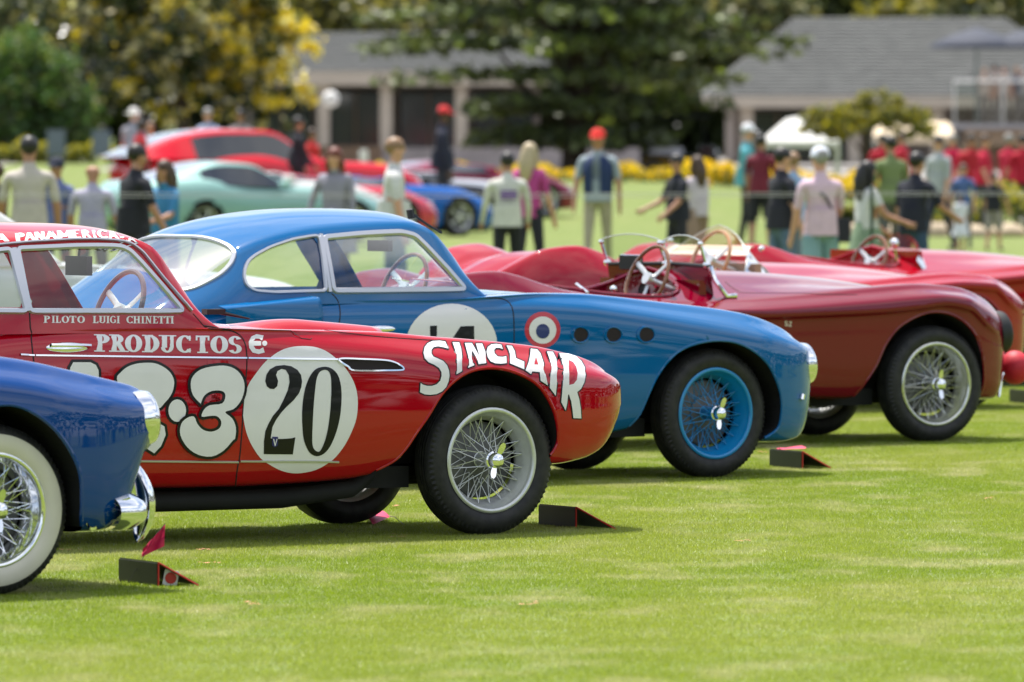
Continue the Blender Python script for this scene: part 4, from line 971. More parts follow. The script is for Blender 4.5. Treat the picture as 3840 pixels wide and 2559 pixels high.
mat('polished_rim', (.66,.66,.60), .2, .85, noise=(25,.15))
mar0 = None
mar = mar0 = roadster('racing_roadster', 'dark maroon open racing car with polished wire wheel and split windscreen', (2151*DS, 883*DS), R(32), MAROON, DKLEATHER, ALU)
mar0 = mar
# windscreen in two panes with posts and lower metal panel
def lerp(a, b, t): return a+(b-a)*t
UW = -1.565
def wz(w_, z): return Vector((UW+.10*(1-abs(w_)/.6)*(1 if True else 0), w_, z))
rows = []
for i in range(25):
    w_ = -.57+1.14*i/24; zlo = mar.bodybvh.ray_cast(Vector((UW, w_, 3)), Vector((0,0,-1)))[0]
    rows.append([Vector((UW+.07*(1-abs(w_)/.6)+.03, w_, (zlo.z if zlo else .95)-.02)), wz(w_, 1.095-.02*abs(w_))])
plate('windscreen_panel', rows, MAROON, mar)
for lo, hi in ((-.52, .02), (.05, .57)):
    rows = []
    for i in range(15):
        t = i/14; w_ = lerp(lo, hi, t); top = 1.205+.062*math.sin(PI*min(1,max(0, (t*.8+.12))))**.7
        rows.append([wz(w_, 1.095-.02*abs(w_)), wz(w_, top)+Vector((-.05,0,0))])
    plate('windscreen_pane', rows, MATS.get('screen_glass') or glassmat('screen_glass', (.86,.90,.88), 1.2), mar)
    MB().tube([r_[1] for r_ in rows], .004, 6).build('pane_edge', mat('plexi_edge', (.5,.55,.52), .2, .3), mar.root)
    for w_ in (lo, hi):
        MB().tube([wz(w_, 1.085), wz(w_, 1.215)+Vector((-.045,0,0))], .010, 8).build('windscreen_post', CHROME, mar.root)
        MB().ball(wz(w_, 1.217)+Vector((-.045,0,0)), .017).build('post_clamp', CHROME, mar.root)
        MB().ball(wz(w_, 1.09), .024).build('post_clamp', CHROME, mar.root)
MB().tube([wz(-.57,1.082), wz(-.3,1.087), wz(0,1.092), wz(.3,1.087), wz(.57,1.082)], .012, 8).build('windscreen_rail', RUBBER, mar.root)
z0 = mar.bodybvh.ray_cast(Vector((UW+.06, -.62, 3)), Vector((0,0,-1)))[0]
MB().tube([wz(-.57,1.08), wz(-.6,1.0)+Vector((.02,0,0)), z0+Vector((.03,0,.01)), z0+Vector((.10,0,.012))], .016, 8).build('windscreen_bracket', CHROME, mar.root)
q = mar.plane((1487*DS, 640*DS), -.37); steering(mar, (q[0], -.37, q[1]), .205, WOOD, tube=.012)
q = mar.plane((1450*DS, 603*DS), .05); b = MB(); b.box((q[0],.05,q[1]),(.03,.22,.085)); b.build('rear_view_mirror', RUBBER, mar.root)
b = MB(); b.tube([Vector((q[0]+.0,.05+sx*.11,q[1]+sz*.042)) for sx, sz in ((-1,-1),(1,-1),(1,1),(-1,1))], .006, 6, True); b.build('mirror_frame', CHROME, mar.root)
b = MB(); P = [mar.hit(p, -.55, .01)[0] for p in zs('T', [(1550,575),(1690,685)])]; b.tube(P, .008, 6); b.build('bonnet_clip', CHROME, mar.root)
MB().ball(mar.hit(zs('R', [(290,755)])[0], -.2, .02)[0], .022).build('gear_knob', CHROME, mar.root)
mar.line('bonnet_gap', zs('R', [(1530,640),(1600,700),(1680,745),(1760,762),(2353,765)])+zs('S', [(250,740),(600,745)]), SEAM, .005, .001, k=6)
text(mar, 'letter', '  S', (1795*DS,748*DS), (1808*DS,748*DS), 17, 17, m=CREAM)
mar.decal('letter', [zs('7', [(452,655),(466,655),(466,662),(458,662),(458,668),(468,670),(468,690),(450,690),(450,684),(460,684),(460,675),(450,675)])], [], CREAM); mar.decal('letter', [zs('7', [(474,656),(494,656),(494,670),(483,682),(494,684),(494,692),(473,692),(473,682),(485,670),(485,663),(474,663)])], [], CREAM)
# strapped headlamp cover ring and red lamp cover
for sgn in (-1, 1): headlight(mar, (.615, sgn*.50, .66), (1, sgn*.1, .12), .125, RUBBER, 'headlight', LENS)
q = mar.plane((2332*DS, 845*DS), -.42); RB = mat('red_cloth_cover', (.55,.01,.03), .6, noise=(40,.2), bump=(60,.3,.003))
for sgn in (-1, 1):
    MB().ball((q[0], sgn*.42, q[1]), (.095,.10,.105), 24, 16).build('lamp_cover', RB, mar.root)
    MB().tube([(q[0]-.12, sgn*.42, q[1]-.18), (q[0]-.10, sgn*.42, q[1]-.05), (q[0]-.06, sgn*.42, q[1])], .012, 8).build('lamp_bracket', CHROME, mar.root)
q = mar.plane((2282*DS, 838*DS), -.5); MB().ball((q[0],-.5,q[1]), (.03,.03,.035), 12, 8).build('side_lamp', CHROME, mar.root)

PINKRED = paint('light_red_paint', (.34,.001,.014))
r2 = roadster('racing_roadster', 'red open racing car with tan cockpit and wooden steering wheel, behind the maroon one', (2218*DS, 821*DS), R(33), PINKRED, LEATHER, ALU, dashm=LEATHER, dz=T([(-3.9,.03),(-3.1,.065),(-2.6,.02),(-2.0,-.02),(-1.3,-.05),(.7,-.03)]))
q = r2.plane((1632*DS, 598*DS), -.37); steering(r2, (q[0], -.37, q[1]), .205, mat('pale_wheel_wood', (.45,.22,.09), .25, coat=.6), tube=.013)
rows = []
for i in range(31):
    a = -1.35+2.7*i/30; w_ = .60*math.sin(a); u = -1.72+.42*math.cos(a); hgt = .25*math.cos(a*.95)**.8
    z = r2.bodybvh.ray_cast(Vector((u, w_, 3)), Vector((0,0,-1)))[0]; z = z.z if z else .95
    rows.append([Vector((u, w_, z-.01)), Vector((u-.30*hgt/.25*.8, w_*.95, max(z+.02, z+hgt))) ])
plate('windscreen', rows, glassmat('reflection_tinted_screen', (.80,.72,.64), 2.2), r2)  # tan tint stands in for tan leather reflected in the screen
MB().tube([r_[1] for r_ in rows], .003, 6).build('windscreen_edge', MATS['plexi_edge'], r2.root)
MB().tube([r_[0]+Vector((0,0,.012)) for r_ in rows], .010, 6).build('windscreen_seal', RUBBER, r2.root)
rows = [[Vector((-1.66+.22*j/5*math.cos(a), .50*math.sin(a)*(1-.0*j), 1.055+.012*j)) for j in range(6)] for a in [(-1.4+2.8*i/16) for i in range(17)]]
plate('tan_reflection_pad', rows, CREAM, r2)  # added cream pad, supplies the tan reflection seen in the windscreen
for p in ((1540, 553), (1750, 572)):
    q = r2.plane((p[0]*DS, p[1]*DS), -.3); MB().ball((q[0],-.3,q[1]), .022).build('screen_clamp', CHROME, r2.root)

r3 = roadster('racing_roadster', 'bright red open racing car at the right edge with a white panel on its side', (2541*DS, 773*DS), R(33), RED2, mat('red_leather', (.35,.01,.02), .5), ALU, dz=T([(-3.9,0),(-2.2,-.01),(-1.3,-.045),(.7,-.03)]))
q = r3.plane((1996*DS, 602*DS), -.37); steering(r3, (q[0], -.37, q[1]), .20, WOOD, tube=.013)
rows = []
for i in range(21):
    a = -1.3+2.6*i/20; w_ = -.33+.26*math.sin(a); u = -1.62+.16*math.cos(a)
    z = r3.bodybvh.ray_cast(Vector((u, w_, 3)), Vector((0,0,-1)))[0]; z = z.z if z else .98
    rows.append([Vector((u, w_, z-.01)), Vector((u-.07, w_, z+.17*math.cos(a*.9)))])
plate('aero_screen', rows, MATS['reflection_tinted_screen'], r3)
b = MB(); q = r3.plane((2055*DS, 560*DS), -.45); b.ball((q[0],-.45,q[1]), (.03,.04,.04)); b.tube([(q[0],-.45,q[1]),(q[0]+.02,-.45,q[1]-.12)], .009, 6); b.build('wing_mirror', CHROME, r3.root)
r3.decal('number_panel', [zs('S', [(1700,715),(2000,715),(2025,740),(2028,930),(1960,930),(1700,870)])], [], WHITE)
r3.decal('numeral', [zs('S', [(1870,780),(1905,790),(1915,830),(1875,830)])], [], MAROON, off=.004)

# white coupe in the row behind
wtabs = dict(tabs)
WP = paint('cream_white_paint', (.62,.62,.60))
wc_ = Car('classic_coupe', 'white classic coupe parked behind the red coupe, seen over its roof', (552*DS, 822*DS), R(33))
RTAB = dict(
  ws=[(-3.9,.05),(-3.78,.40),(-3.3,.70),(-2.8,.775),(-2,.79),(-.2,.785),(.4,.735),(.72,.61),(.90,.42),(.985,.02)],
  zb=[(-3.9,.50),(-3.5,.34),(-2.6,.28),(0,.33),(.57,.342),(.82,.465),(.985,.635)],
  zc=[(-3.9,.56),(-3.5,.80),(-2.5,1.0),(-1.5,.998),(-.27,.940),(.34,.876),(.73,.762),(.985,.645)], zh=[(-3.9,.57),(-3.1,.98),(-1.5,1.02),(0,.90),(.7,.74),(.985,.64)],
  zm=[(-3.9,.54),(-3,.62),(.8,.60),(.985,.64)], a=[(-3.9,.01),(-3.5,.10),(.2,.13),(.985,.003)], b=[(-3.9,.003),(-3,.022),(.3,.042),(.985,.001)], cf=[(-3.9,.8),(-1.6,.91),(-.4,.79),(.985,.7)])
body(wc_, RTAB, WP, [(rear_arch(-.03, .41, .36), 0), (rear_arch(-2.55), 0)], u0=-3.9, u1=.985, top=[(-3.0,-.5),(-2.6,-.62),(-1.7,-.63),(-1.42,0),(-1.7,.63),(-2.6,.62),(-3.0,.5)])
greenhouse(wc_, E2, C2, B2, WP, [], (.35, 3.4), (6.2, 7.4))
for u_ in (0, -2.55):
    for s_ in (-1, 1): wheel(wc_, u_, s_, ALU, ALU, detail=False)

# ----------------------------------------------------------------- wedge signs, marker flags, paint
def gnd(p, z=0.0):
    d = ray(*p); t = (z-CAMH)/d.z; return Vector((d.x*t, d.y*t, z))
def wedge(A, B, C, h, label, sticker=False):
    A, B, C = gnd(A), gnd(B), gnd(C); o = empty('display_card_stand', B); D_ = C+(A-B); up = Vector((0,0,h)); t = .006
    tag(o, label, 'card stand', 'wedge shaped card stands in front of the cars')
    n1 = (B-A).cross(up).normalized(); n2 = (B-A).normalized()
    def slab(name, q, nrm, m):
        V = [x-B for x in q]+[x-B+nrm*t for x in q]; return mesh(name, V, [(0,1,2,3),(7,6,5,4),(0,4,5,1),(1,5,6,2),(2,6,7,3),(3,7,4,0)], m, o, smooth=False)
    slab('front_board', [A, B, B+up, A+up], n1, CARD)
    slab('sloping_board', [A+up, B+up, C+Vector((0,0,.006)), D_+Vector((0,0,.006))], Vector((0,0,1)), mat('card_top', (.10,.11,.11), .35))
    for P, Q in ((B, B+up), (B+up, C)):
        q = [P-n2*.001, Q-n2*.001]; MB().tube([x-B+n2*.003+Vector((0,0,.004)) for x in (P, Q)], .0042, 6).build('red_edge', REDTRIM, o)
    if sticker:
        c = B*.62+C*.38+Vector((0,0,h*.36)); e1 = (C-B).normalized(); e2 = Vector((0,0,1)); nn = e1.cross(e2); nn = nn if nn.y < 0 else -nn
        V = [c-B+e1*x*.030+e2*z*.034+(A-B).normalized()*.03 for x, z in ((-1.2,-.8),(.8,-1.1),(1.2,.8),(-.8,1.1))]; mesh('white_sticker', V, [(0,1,2,3)], WHITE, o, smooth=False)
        V = [c-B+e1*math.cos(a)*.024+e2*math.sin(a)*.024+(A-B).normalized()*.03+nn*.003 for a in [2*PI*i/20 for i in range(20)]]; mesh('red_dot', V, [tuple(range(20))], REDTRIM, o, smooth=False)
    return o
wedge(*zs('3', [(705,1384),(930,1413),(1168,1412)]), .098, 'dark card stand with a red dot sticker, in front of the royal blue car', True)
wedge(*zs('V', [(30,474),(204,489),(394,497)]), .098, 'dark wedge card stand with red edges beside the red car tyre')
wedge(*zs('V', [(1137,194),(1290,207),(1427,204)]), .098, 'dark wedge card stand in front of the blue car with a flag on top')
wedge(*zs('D', [(2321,926),(2378,932),(2440,930)]), .092, 'dark wedge card stand cut by the right edge of the photo')
def flag(pole, quad, label, yd=None, wire=.0016):
    o = empty('marker_flag', pole[0]); tag(o, label, 'marker flag', 'small pink marker flags')
    MB().tube([p-pole[0] for p in pole], wire, 5).build('wire', STEEL, o)
    a, b, c, d = quad; V = []
    for i in range(9):
        for j in range(7):
            s, t = i/8, j/6; p = (a*(1-s)+b*s)*(1-t)+(d*(1-s)+c*s)*t; V.append(p-pole[0]+Vector((0, .012*math.sin(s*9+t*4), .004*math.sin(t*11))))
    mesh('flag_cloth', V, [(i*7+j, i*7+j+1, (i+1)*7+j+1, (i+1)*7+j) for i in range(8) for j in range(6)], PINKF, o); return o
g0 = gnd(zs('3', [(747,1398)])[0]); ydp = g0.y; f3 = lambda x, y: at(*zs('3', [(x, y)])[0], ydp)
flag([g0, f3(840,1245), f3(905,1120), f3(972,1040)], [f3(840,1190), f3(972,1045), f3(966,1168), f3(832,1232)], 'pink flag on a leaning wire in front of the royal blue bumper')
g0 = gnd(zs('2', [(1190,1265)])[0]); f2 = lambda x, y, dz=0: gnd(zs('2', [(x, y)])[0])+Vector((0,0,dz))
flag([f2(1060,1285,.0), f2(1000,1268,.03), f2(960,1262,.03)], [f2(805,1245,.06), f2(880,1240,.07), f2(975,1262,.03), f2(880,1285,.01)], 'pink flag lying flat in the shade under the red car')
c = gnd(zs('V', [(1225,195)])[0]); vz = Vector((0,0,.107))
flag([c+vz+Vector((-.1,.1,0)), c+vz+Vector((.12,.1,.0))], [c+vz+Vector((-.07,.14,-.01)), c+vz+Vector((.08,.17,.006)), c+vz+Vector((.10,.03,.002)), c+vz+Vector((-.04,.03,-.004))], 'pink flag draped over the top of the blue car card stand')
b = MB()
for k, x0, x1, y_ in (('V',2160,2200,358),('V',972,1042,562),('V',1080,1125,133),('3',1140,1235,1211),('3',1170,1295,1291),('3',350,490,1214),('2',995,1020,1188),('V',1190,1235,100),('D',1190,1240,1395),('D',560,600,1395),('D',900,935,1238)):
    for q in range(11):
        x = x0+(x1-x0)*random.random(); y = y_+random.uniform(-4, 4); p = gnd(zs(k, [(x, y)])[0]); r_ = random.uniform(.003, .009)
        b.add([p+Vector((r_*math.cos(a)*1.6, r_*math.sin(a), .017)) for a in (0, 1.2, 2.5, 3.7, 5)], [(0,1,2,3,4)])
tag(b.build('marking_paint', mat('pink_marking_paint', (.75,.28,.20), .8), None, smooth=False), 'faint pink specks of marking paint sprayed on the lawn', 'marking paint', kind='stuff')
# ================================================================= people
SKIN = [mat('skin_light', (.58,.31,.21), .5, noise=(30,.06)), mat('skin_tan', (.40,.20,.12), .5, noise=(30,.06)), mat('skin_dark', (.09,.045,.03), .5, noise=(30,.06))]
CLO = {}
def cloth(c):
    k = 'cloth_%02x%02x%02x' % tuple(int(min(1, x)*255) for x in c)
    return mat(k, c, .85, noise=(7,.18), bump=(14,.4,.02))
HAIRC = {'black':(.012,.010,.009),'brown':(.07,.035,.018),'grey':(.30,.29,.28),'blond':(.50,.40,.25),'red':(.16,.035,.015),'sandy':(.28,.16,.08),'white':(.6,.58,.55)}
def person(label, px, s, top, shirt, legs, skin=1, hair='brown', longhair=False, hat=None, yaw=0.0, shorts=False, skirt=False, stance=.1, arms=((12,10),(12,10)), sleeve=.55, lean=0.0, z=None, h=None, bag=None, extra=None, yd=None):
    """top: y of the crown in the 2353 px wide view, s: pixels per metre there"""
    y = FD/s if yd is None else yd; P = ad(px, top, y); x = P.x
    gz = ground_z(x, y) if z is None else z; hh = h or max(.8, P.z-gz); k = hh/1.76
    o = empty('person', (x, y, gz), yaw); tag(o, label, 'person', 'spectators and officials on the lawn')
    sw = 1.0 if not (longhair or skirt) else .88
    J = {}
    def j(n, x_, y_, z_, r, rx=None): J[n] = (Vector((x_, y_+lean*max(0, z_-.95), z_)), r if rx is None else rx, r)
    j('pelvis', 0, 0, .97, .135, .175*sw); j('waist', 0, 0, 1.10, .125, .165*sw); j('chest', 0, .01, 1.30, .13, .190*sw); j('neck0', 0, 0, 1.45, .07, .10); j('neck', 0, .005, 1.53, .052)
    j('jaw', 0, .03, 1.585, .062); j('head', 0, .022, 1.665, .092, .078); j('crown', 0, .015, 1.725, .06)
    B = [('pelvis','waist'),('waist','chest'),('chest','neck0'),('neck0','neck'),('neck','jaw'),('jaw','head'),('head','crown')]
    for i, (sd, (fw, ab)) in enumerate(((-1, arms[0]), (1, arms[1]))):
        t = 'R' if sd < 0 else 'L'; st = stance*(1 if sd > 0 else -1)
        sh = Vector((sd*.195*sw, 0, 1.415)); a, b_ = R(fw), R(ab*.75)
        d1 = Vector((sd*math.sin(b_), math.sin(a*.45), -math.cos(b_)*math.cos(a*.45))).normalized(); el = sh+d1*.29
        d2 = Vector((sd*math.sin(b_*.3), math.sin(a*1.3), -math.cos(a*1.3))).normalized(); wr = el+d2*.255
        j(t+'sh', *sh, .066); j(t+'el', *el, .043); j(t+'wr', *wr, .028); hd = wr+d2*.075; j(t+'pm', *hd, .028, .036)
        B += [('chest', t+'sh'),(t+'sh', t+'el'),(t+'el', t+'wr'),(t+'wr', t+'pm')]
        side = d2.cross(Vector((sd,0,0))).normalized(); 
        for q in range(4):
            off = side*(q-1.5)*.019; f1 = hd+off+d2*.045; f2 = f1+d2*(.035-.004*abs(q-1.3))+Vector((-sd*.010,0,0)); j(t+'f%da' % q, *f1, .0095); j(t+'f%db' % q, *f2, .0080); B += [(t+'pm', t+'f%da' % q),(t+'f%da' % q, t+'f%db' % q)]
        th = hd-d2*.03+side*.035+Vector((-sd*.01,0,0)); j(t+'tha', *th, .012); j(t+'thb', *(th+d2*.04+side*.012), .010); B += [(t+'pm', t+'tha'),(t+'tha', t+'thb')]
        j(t+'hip', sd*.092, 0, .90, .098); j(t+'kn', sd*.105, .5*st+.02, .50, .062); j(t+'ak', sd*.115, st-.01, .10, .042); j(t+'he', sd*.118, st-.03, .05, .045); j(t+'to', sd*.13, st+.13, .035, .035, .045)
        B += [('pelvis', t+'hip'),(t+'hip', t+'kn'),(t+'kn', t+'ak'),(t+'ak', t+'he'),(t+'he', t+'to')]
        j(t+'er', sd*.083, .012, 1.655, .014); B.append(('head', t+'er'))
    j('nose', 0, .118, 1.648, .012); B.append(('head', 'nose'))
    names = list(J); ix = {n: i for i, n in enumerate(names)}
    me = bpy.data.meshes.new('person_skin'); me.from_pydata([J[n][0]*k for n in names], [(ix[a], ix[b]) for a, b in B], [])
    tmp = bpy.data.objects.new('tmp', me); COL.objects.link(tmp); md = tmp.modifiers.new('s', 'SKIN'); md.use_smooth_shade = True
    for n in names: v = me.skin_vertices[0].data[ix[n]]; v.radius = (J[n][1]*k, J[n][2]*k)
    me.skin_vertices[0].data[0].use_root = True
    sb = tmp.modifiers.new('u', 'SUBSURF'); sb.levels = 1; sb.render_levels = 1
    return_ = dict(o=o, tmp=tmp, J=J, B=B, k=k, shirt=shirt, legs=legs, skin=skin, hair=hair, longhair=longhair, hat=hat, shorts=shorts, skirt=skirt, sleeve=sleeve, bag=bag, extra=extra, lean=lean, sw=sw)
    PEOPLE.append(return_); return o
PEOPLE = []
def finish_people():
    dg = bpy.context.evaluated_depsgraph_get()
    for p in PEOPLE:
        k = p['k']; J = p['J']; me = bpy.data.meshes.new_from_object(p['tmp'].evaluated_get(dg)); o = p['o']
        bpy.data.objects.remove(p['tmp'])
        me.name = 'body'; me.materials.clear()
        for m in (SKIN[p['skin']], cloth(p['shirt']), cloth(p['legs']), mat('shoe_leather', (.05,.04,.035), .5)): me.materials.append(m)
        segs = [(J[a][0]*k, J[b][0]*k, a, b) for a, b in p['B'] if 'f' not in a[1:] and 'th' not in b]
        for f in me.polygons:
            c = f.center; best = 9; bn = None; bt = 0
            for a, b, na, nb in segs:
                d = b-a; t = max(0, min(1, (c-a).dot(d)/d.length_squared)); q = (a+d*t-c).length-J[na][2]*k*.5
                if q < best: best = q; bn = (na, nb); bt = t
            a, b = bn; mi = 0
            if b in ('waist',): mi = 1 if c.z > .98*k else 2
            elif b in ('chest','neck0') or b.endswith('sh'): mi = 1
            elif b.endswith('el'): mi = 1 if bt < p['sleeve']*1.5 else 0
            elif b.endswith('wr'): mi = 1 if p['sleeve'] > .9 else 0
            elif b.endswith('hip'): mi = 2 if c.z < .99*k else 1
            elif b.endswith('kn'): mi = 2
            elif b.endswith('ak'): mi = 0 if p['shorts'] or p['skirt'] else 2
            elif b.endswith('he') or b.endswith('to'): mi = 3
            f.material_index = mi; f.use_smooth = True
        link(bpy.data.objects.new('body', me), o)
        H = J['head'][0]*k; hm = mat('hair_'+p['hair'], HAIRC[p['hair']], .5, noise=(40,.3))
        # shirt hem, skirt or shorts hems
        ln = p['lean']; b = MB()
        if p['skirt']:
            b.lathe([(.150*k*p['sw'],1.08*k),(.17*k,.95*k),(.22*k,.75*k),(.27*k,.55*k),(.265*k,.54*k),(.16*k,.9*k)], 20, 'z'); b.build('skirt', cloth(p['legs']), o)
        else:
            V = []
            b.lathe([(.155*k*p['sw'],1.16*k),(.168*k*p['sw'],1.02*k),(.176*k*p['sw'],.90*k),(.165*k*p['sw'],.90*k),(.14*k,1.1*k)], 20, 'z', c=(0,ln*.08,0)); b.build('shirt_hem', cloth(p['shirt']), o)
        if p['shorts']:
            b = MB()
            for sd in 'RL':
                h0, k0 = J[sd+'hip'][0]*k, J[sd+'kn'][0]*k; b.tube([h0, (h0+k0)/2, k0+Vector((0,0,.03*k))], [.105*k,.10*k,.092*k], 12)
            b.build('shorts_legs', cloth(p['legs']), o)
        if p['hat'] != 'bald':
            b = MB(); b.ball(H+Vector((0,-.014*k,.022*k)), (.086*k,.100*k,.092*k), 14, 10)
            if p['longhair']:
                b.tube([H+Vector((0,-.06*k,.02*k)), H+Vector((0,-.085*k,-.10*k)), H+Vector((0,-.095*k,-.24*k)), H+Vector((0,-.09*k,-.34*k))], [.075*k,.095*k,.085*k,.05*k], 12)
                for sd in (-1, 1): b.tube([H+Vector((sd*.07*k,0,.02*k)), H+Vector((sd*.085*k,.0,-.10*k)), H+Vector((sd*.07*k,-.02*k,-.22*k))], [.03*k,.035*k,.02*k], 8)
            b.build('hair', hm, o)
        if p['hat'] and p['hat'] != 'bald':
            hc, kind = p['hat']; cm = mat('cap_%d%d%d' % tuple(int(q*9) for q in hc), hc, .8, noise=(20,.1)); b = MB()
            b.lathe([(0,.105*k),(.05*k,.098*k),(.083*k,.065*k),(.097*k,.02*k),(.099*k,0)], 20, 'z', c=H+Vector((0,-.005*k,.018*k)))
            n = len(b.V); fw = Vector((0,1,0)); V = []
            if kind == 'cap': 
                for i in range(9):
                    a = -1.0+2.0*i/8; V += [H+Vector((math.sin(a)*.09*k, math.cos(a)*.085*k, .022*k)), H+Vector((math.sin(a)*.085*k, math.cos(a)*.10*k+.075*k, .008*k))]
                b.add(V, [(2*i,2*i+1,2*i+3,2*i+2) for i in range(8)]); b.add([v+Vector((0,0,-.006*k)) for v in V], [(2*i,2*i+2,2*i+3,2*i+1) for i in range(8)])
            else: b.lathe([(.095*k,.0),(.15*k,-.006*k),(.165*k,-.012*k),(.095*k,-.008*k)], 24, 'z', c=H+Vector((0,-.005*k,.022*k)))
            b.build('cap', cm, o)
        if p['extra'] == 'patch':
            mesh('jacket_patch', [Vector((x, -.165*k, z_))for x, z_ in ((-.10*k,1.22*k),(.10*k,1.22*k),(.10*k,1.32*k),(-.10*k,1.32*k))], [(0,1,2,3)], mat('purple_print', (.09,.02,.22), .7), o)
        if p['extra'] == 'vest':
            b = MB(); b.lathe([(.185*k,1.0*k),(.19*k,1.2*k),(.195*k,1.36*k),(.12*k,1.45*k)], 24, 'z'); V = [v for v in b.V]
            keep = [f for f in b.F if not (sum(V[i].y for i in f)/4 > .12*k and abs(sum(V[i].x for i in f)/4) < .055*k)]
            mesh('vest', V, keep, cloth((.012,.03,.10)), o)
        if p['bag'] is not None:
            b = MB(); b.box((.22*k,.05*k,.95*k), (.14*k,.26*k,.24*k)); b.tube([Vector((.17*k,.05*k,1.05*k)), Vector((0,.14*k,1.25*k)), Vector((-.15*k,.02*k,1.44*k)), Vector((0,-.14*k,1.28*k)), Vector((.17*k,-.02*k,1.05*k))], .014*k, 6)
            q = b.build('shoulder_bag', cloth(p['bag']), o); md = q.modifiers.new('b', 'BEVEL'); md.width = .02
W_, BK = PI, 0.0   # facing the camera / facing away
pp = person
pp('man in a beige short sleeved shirt seen from behind at the far left', 67, 245, 316, (.50,.45,.40), (.10,.10,.12), 1, 'black', yaw=.1, arms=((35,14),(10,16)), stance=.05)
pp('person in a dark cap and blue top beyond the beige shirted man', 132, 215, 366, (.12,.15,.32), (.08,.08,.10), 1, 'black', hat=((.02,.025,.05),'cap'), yaw=2.6)
pp('man with thinning hair in a lavender polo shirt seen from behind', 212, 232, 374, (.40,.38,.50), (.12,.12,.14), 1, 'grey', hat='bald', yaw=-.2, arms=((30,20),(30,16)))
pp('man in a black short sleeved shirt facing right near the green coupe', 305, 242, 334, (.012,.013,.020), (.03,.03,.05), 1, 'black', yaw=-1.0, arms=((15,12),(25,22)), lean=.05)
pp('woman with brown hair in a bright blue top beside the black shirted man', 380, 235, 370, (.035,.20,.38), (.10,.12,.16), 1, 'brown', True, yaw=2.4, arms=((60,10),(60,14)), sleeve=.6)
pp('person in dark clothes cut off by the left edge of the photo', -8, 235, 378, (.02,.02,.03), (.02,.02,.03), 1, 'brown', yaw=1.2)
pp('person in a white sun hat and grey top standing behind the red modern car', 306, 136, 250, (.35,.34,.40), (.2,.2,.2), 0, 'white', hat=((.75,.74,.70),'sun'), yaw=-.6)
pp('man in a red shirt with dark hair at the tail of the red modern car', 322, 139, 276, (.55,.03,.04), (.05,.05,.05), 2, 'black', yaw=-1.2)
pp('fair haired person in an orange red top looking over the red modern car', 346, 134, 283, (.60,.09,.05), (.1,.1,.1), 0, 'sandy', yaw=2.8)
pp('grey haired man in a pale blue shirt behind the red car roof', 478, 131, 250, (.35,.42,.60), (.1,.1,.12), 0, 'grey', yaw=2.7)
pp('dark haired person whose head shows above the red car roof', 552, 128, 253, (.25,.22,.22), (.1,.1,.12), 1, 'black', yaw=3.0)
pp('man in a dark suit standing sideways beside the red modern car nose', 684, 137, 270, (.015,.016,.024), (.015,.015,.02), 1, 'black', yaw=-1.3, sleeve=1, arms=((20,10),(30,10)))
pp('person in a red shirt half hidden by the man in the dark suit', 716, 131, 297, (.62,.03,.03), (.05,.05,.05), 1, 'brown', yaw=-1.0)
pp('woman with long red hair in a grey dress walking towards the camera', 770, 210, 341, (.26,.25,.30), (.26,.25,.30), 0, 'red', True, yaw=2.8, sleeve=1, arms=((15,16),(15,28)), skirt=True)
pp('young man in a white tee shirt with sandy hair facing right', 905, 235, 319, (.62,.62,.60), (.22,.22,.24), 0, 'sandy', yaw=-1.5, arms=((12,6),(10,8)))
pp('man in a red cap and dark jacket standing behind the line of modern cars', 1017, 131, 247, (.015,.018,.04), (.03,.03,.05), 2, 'black', hat=((.65,.03,.03),'cap'), yaw=-1.6, sleeve=1)
pp('person in a white jacket with a purple patch on its back', 1166, 214, 352, (.60,.60,.54), (.012,.012,.02), 1, 'black', yaw=.1, sleeve=1, extra='patch', arms=((35,16),(35,16)))
pp('blonde woman in a bright pink dress and dark jacket', 1216, 203, 331, (.42,.05,.22), (.015,.015,.03), 0, 'blond', True, yaw=-.5, arms=((30,10),(20,14)))
pp('man in a red cap, navy vest and khaki trousers walking towards the camera', 1374, 181, 300, (.32,.38,.42), (.40,.36,.26), 1, 'black', hat=((.72,.03,.02),'cap'), yaw=3.0, extra='vest', arms=((5,16),(15,16)), stance=.16, sleeve=.6)
pp('man in a black polo shirt with his arms out in front of him', 1557, 197, 356, (.010,.012,.022), (.02,.02,.03), 1, 'black', yaw=2.0, arms=((40,8),(52,8)))
pp('woman in a pale top photographing with her phone beside the black polo man', 1603, 184, 360, (.55,.48,.54), (.3,.2,.15), 1, 'brown', True, yaw=.7, arms=((66,4),(58,4)), shorts=True)
pp('man in a white cap and turquoise shirt standing behind the maroon shirt', 1716, 150, 270, (.10,.38,.44), (.02,.02,.03), 0, 'grey', hat=((.78,.78,.82),'cap'), yaw=-1.7, sleeve=.8, h=1.90)
pp('person in a dark red shirt and black shorts seen from behind', 1748, 154, 300, (.16,.012,.03), (.012,.012,.016), 1, 'black', yaw=-.4, shorts=True, h=1.75)
pp('young man in a black tee shirt and jeans looking to the right', 1796, 226, 341, (.018,.018,.028), (.10,.16,.26), 0, 'black', yaw=-1.1, arms=((10,8),(14,12)))
pp('person in a light blue shirt just behind the black tee shirt man', 1823, 205, 352, (.28,.40,.60), (.2,.25,.35), 0, 'sandy', yaw=.2)
pp('man in a white cap, pale pink polo shirt and pale blue shorts', 1886, 241, 342, (.66,.47,.56), (.22,.36,.40), 0, 'grey', hat=((.72,.74,.84),'cap'), yaw=.35, shorts=True, arms=((20,10),(38,12)), bag=(.02,.02,.03))
pp('woman with long black hair in a white and sage green dress', 1992, 231, 372, (.58,.58,.58), (.20,.28,.18), 1, 'black', True, yaw=-1.2, skirt=True, arms=((40,12),(55,12)), sleeve=.4)
pp('man in an olive green tee shirt seen from behind', 2047, 176, 314, (.17,.22,.09), (.10,.10,.10), 1, 'black', yaw=.4)
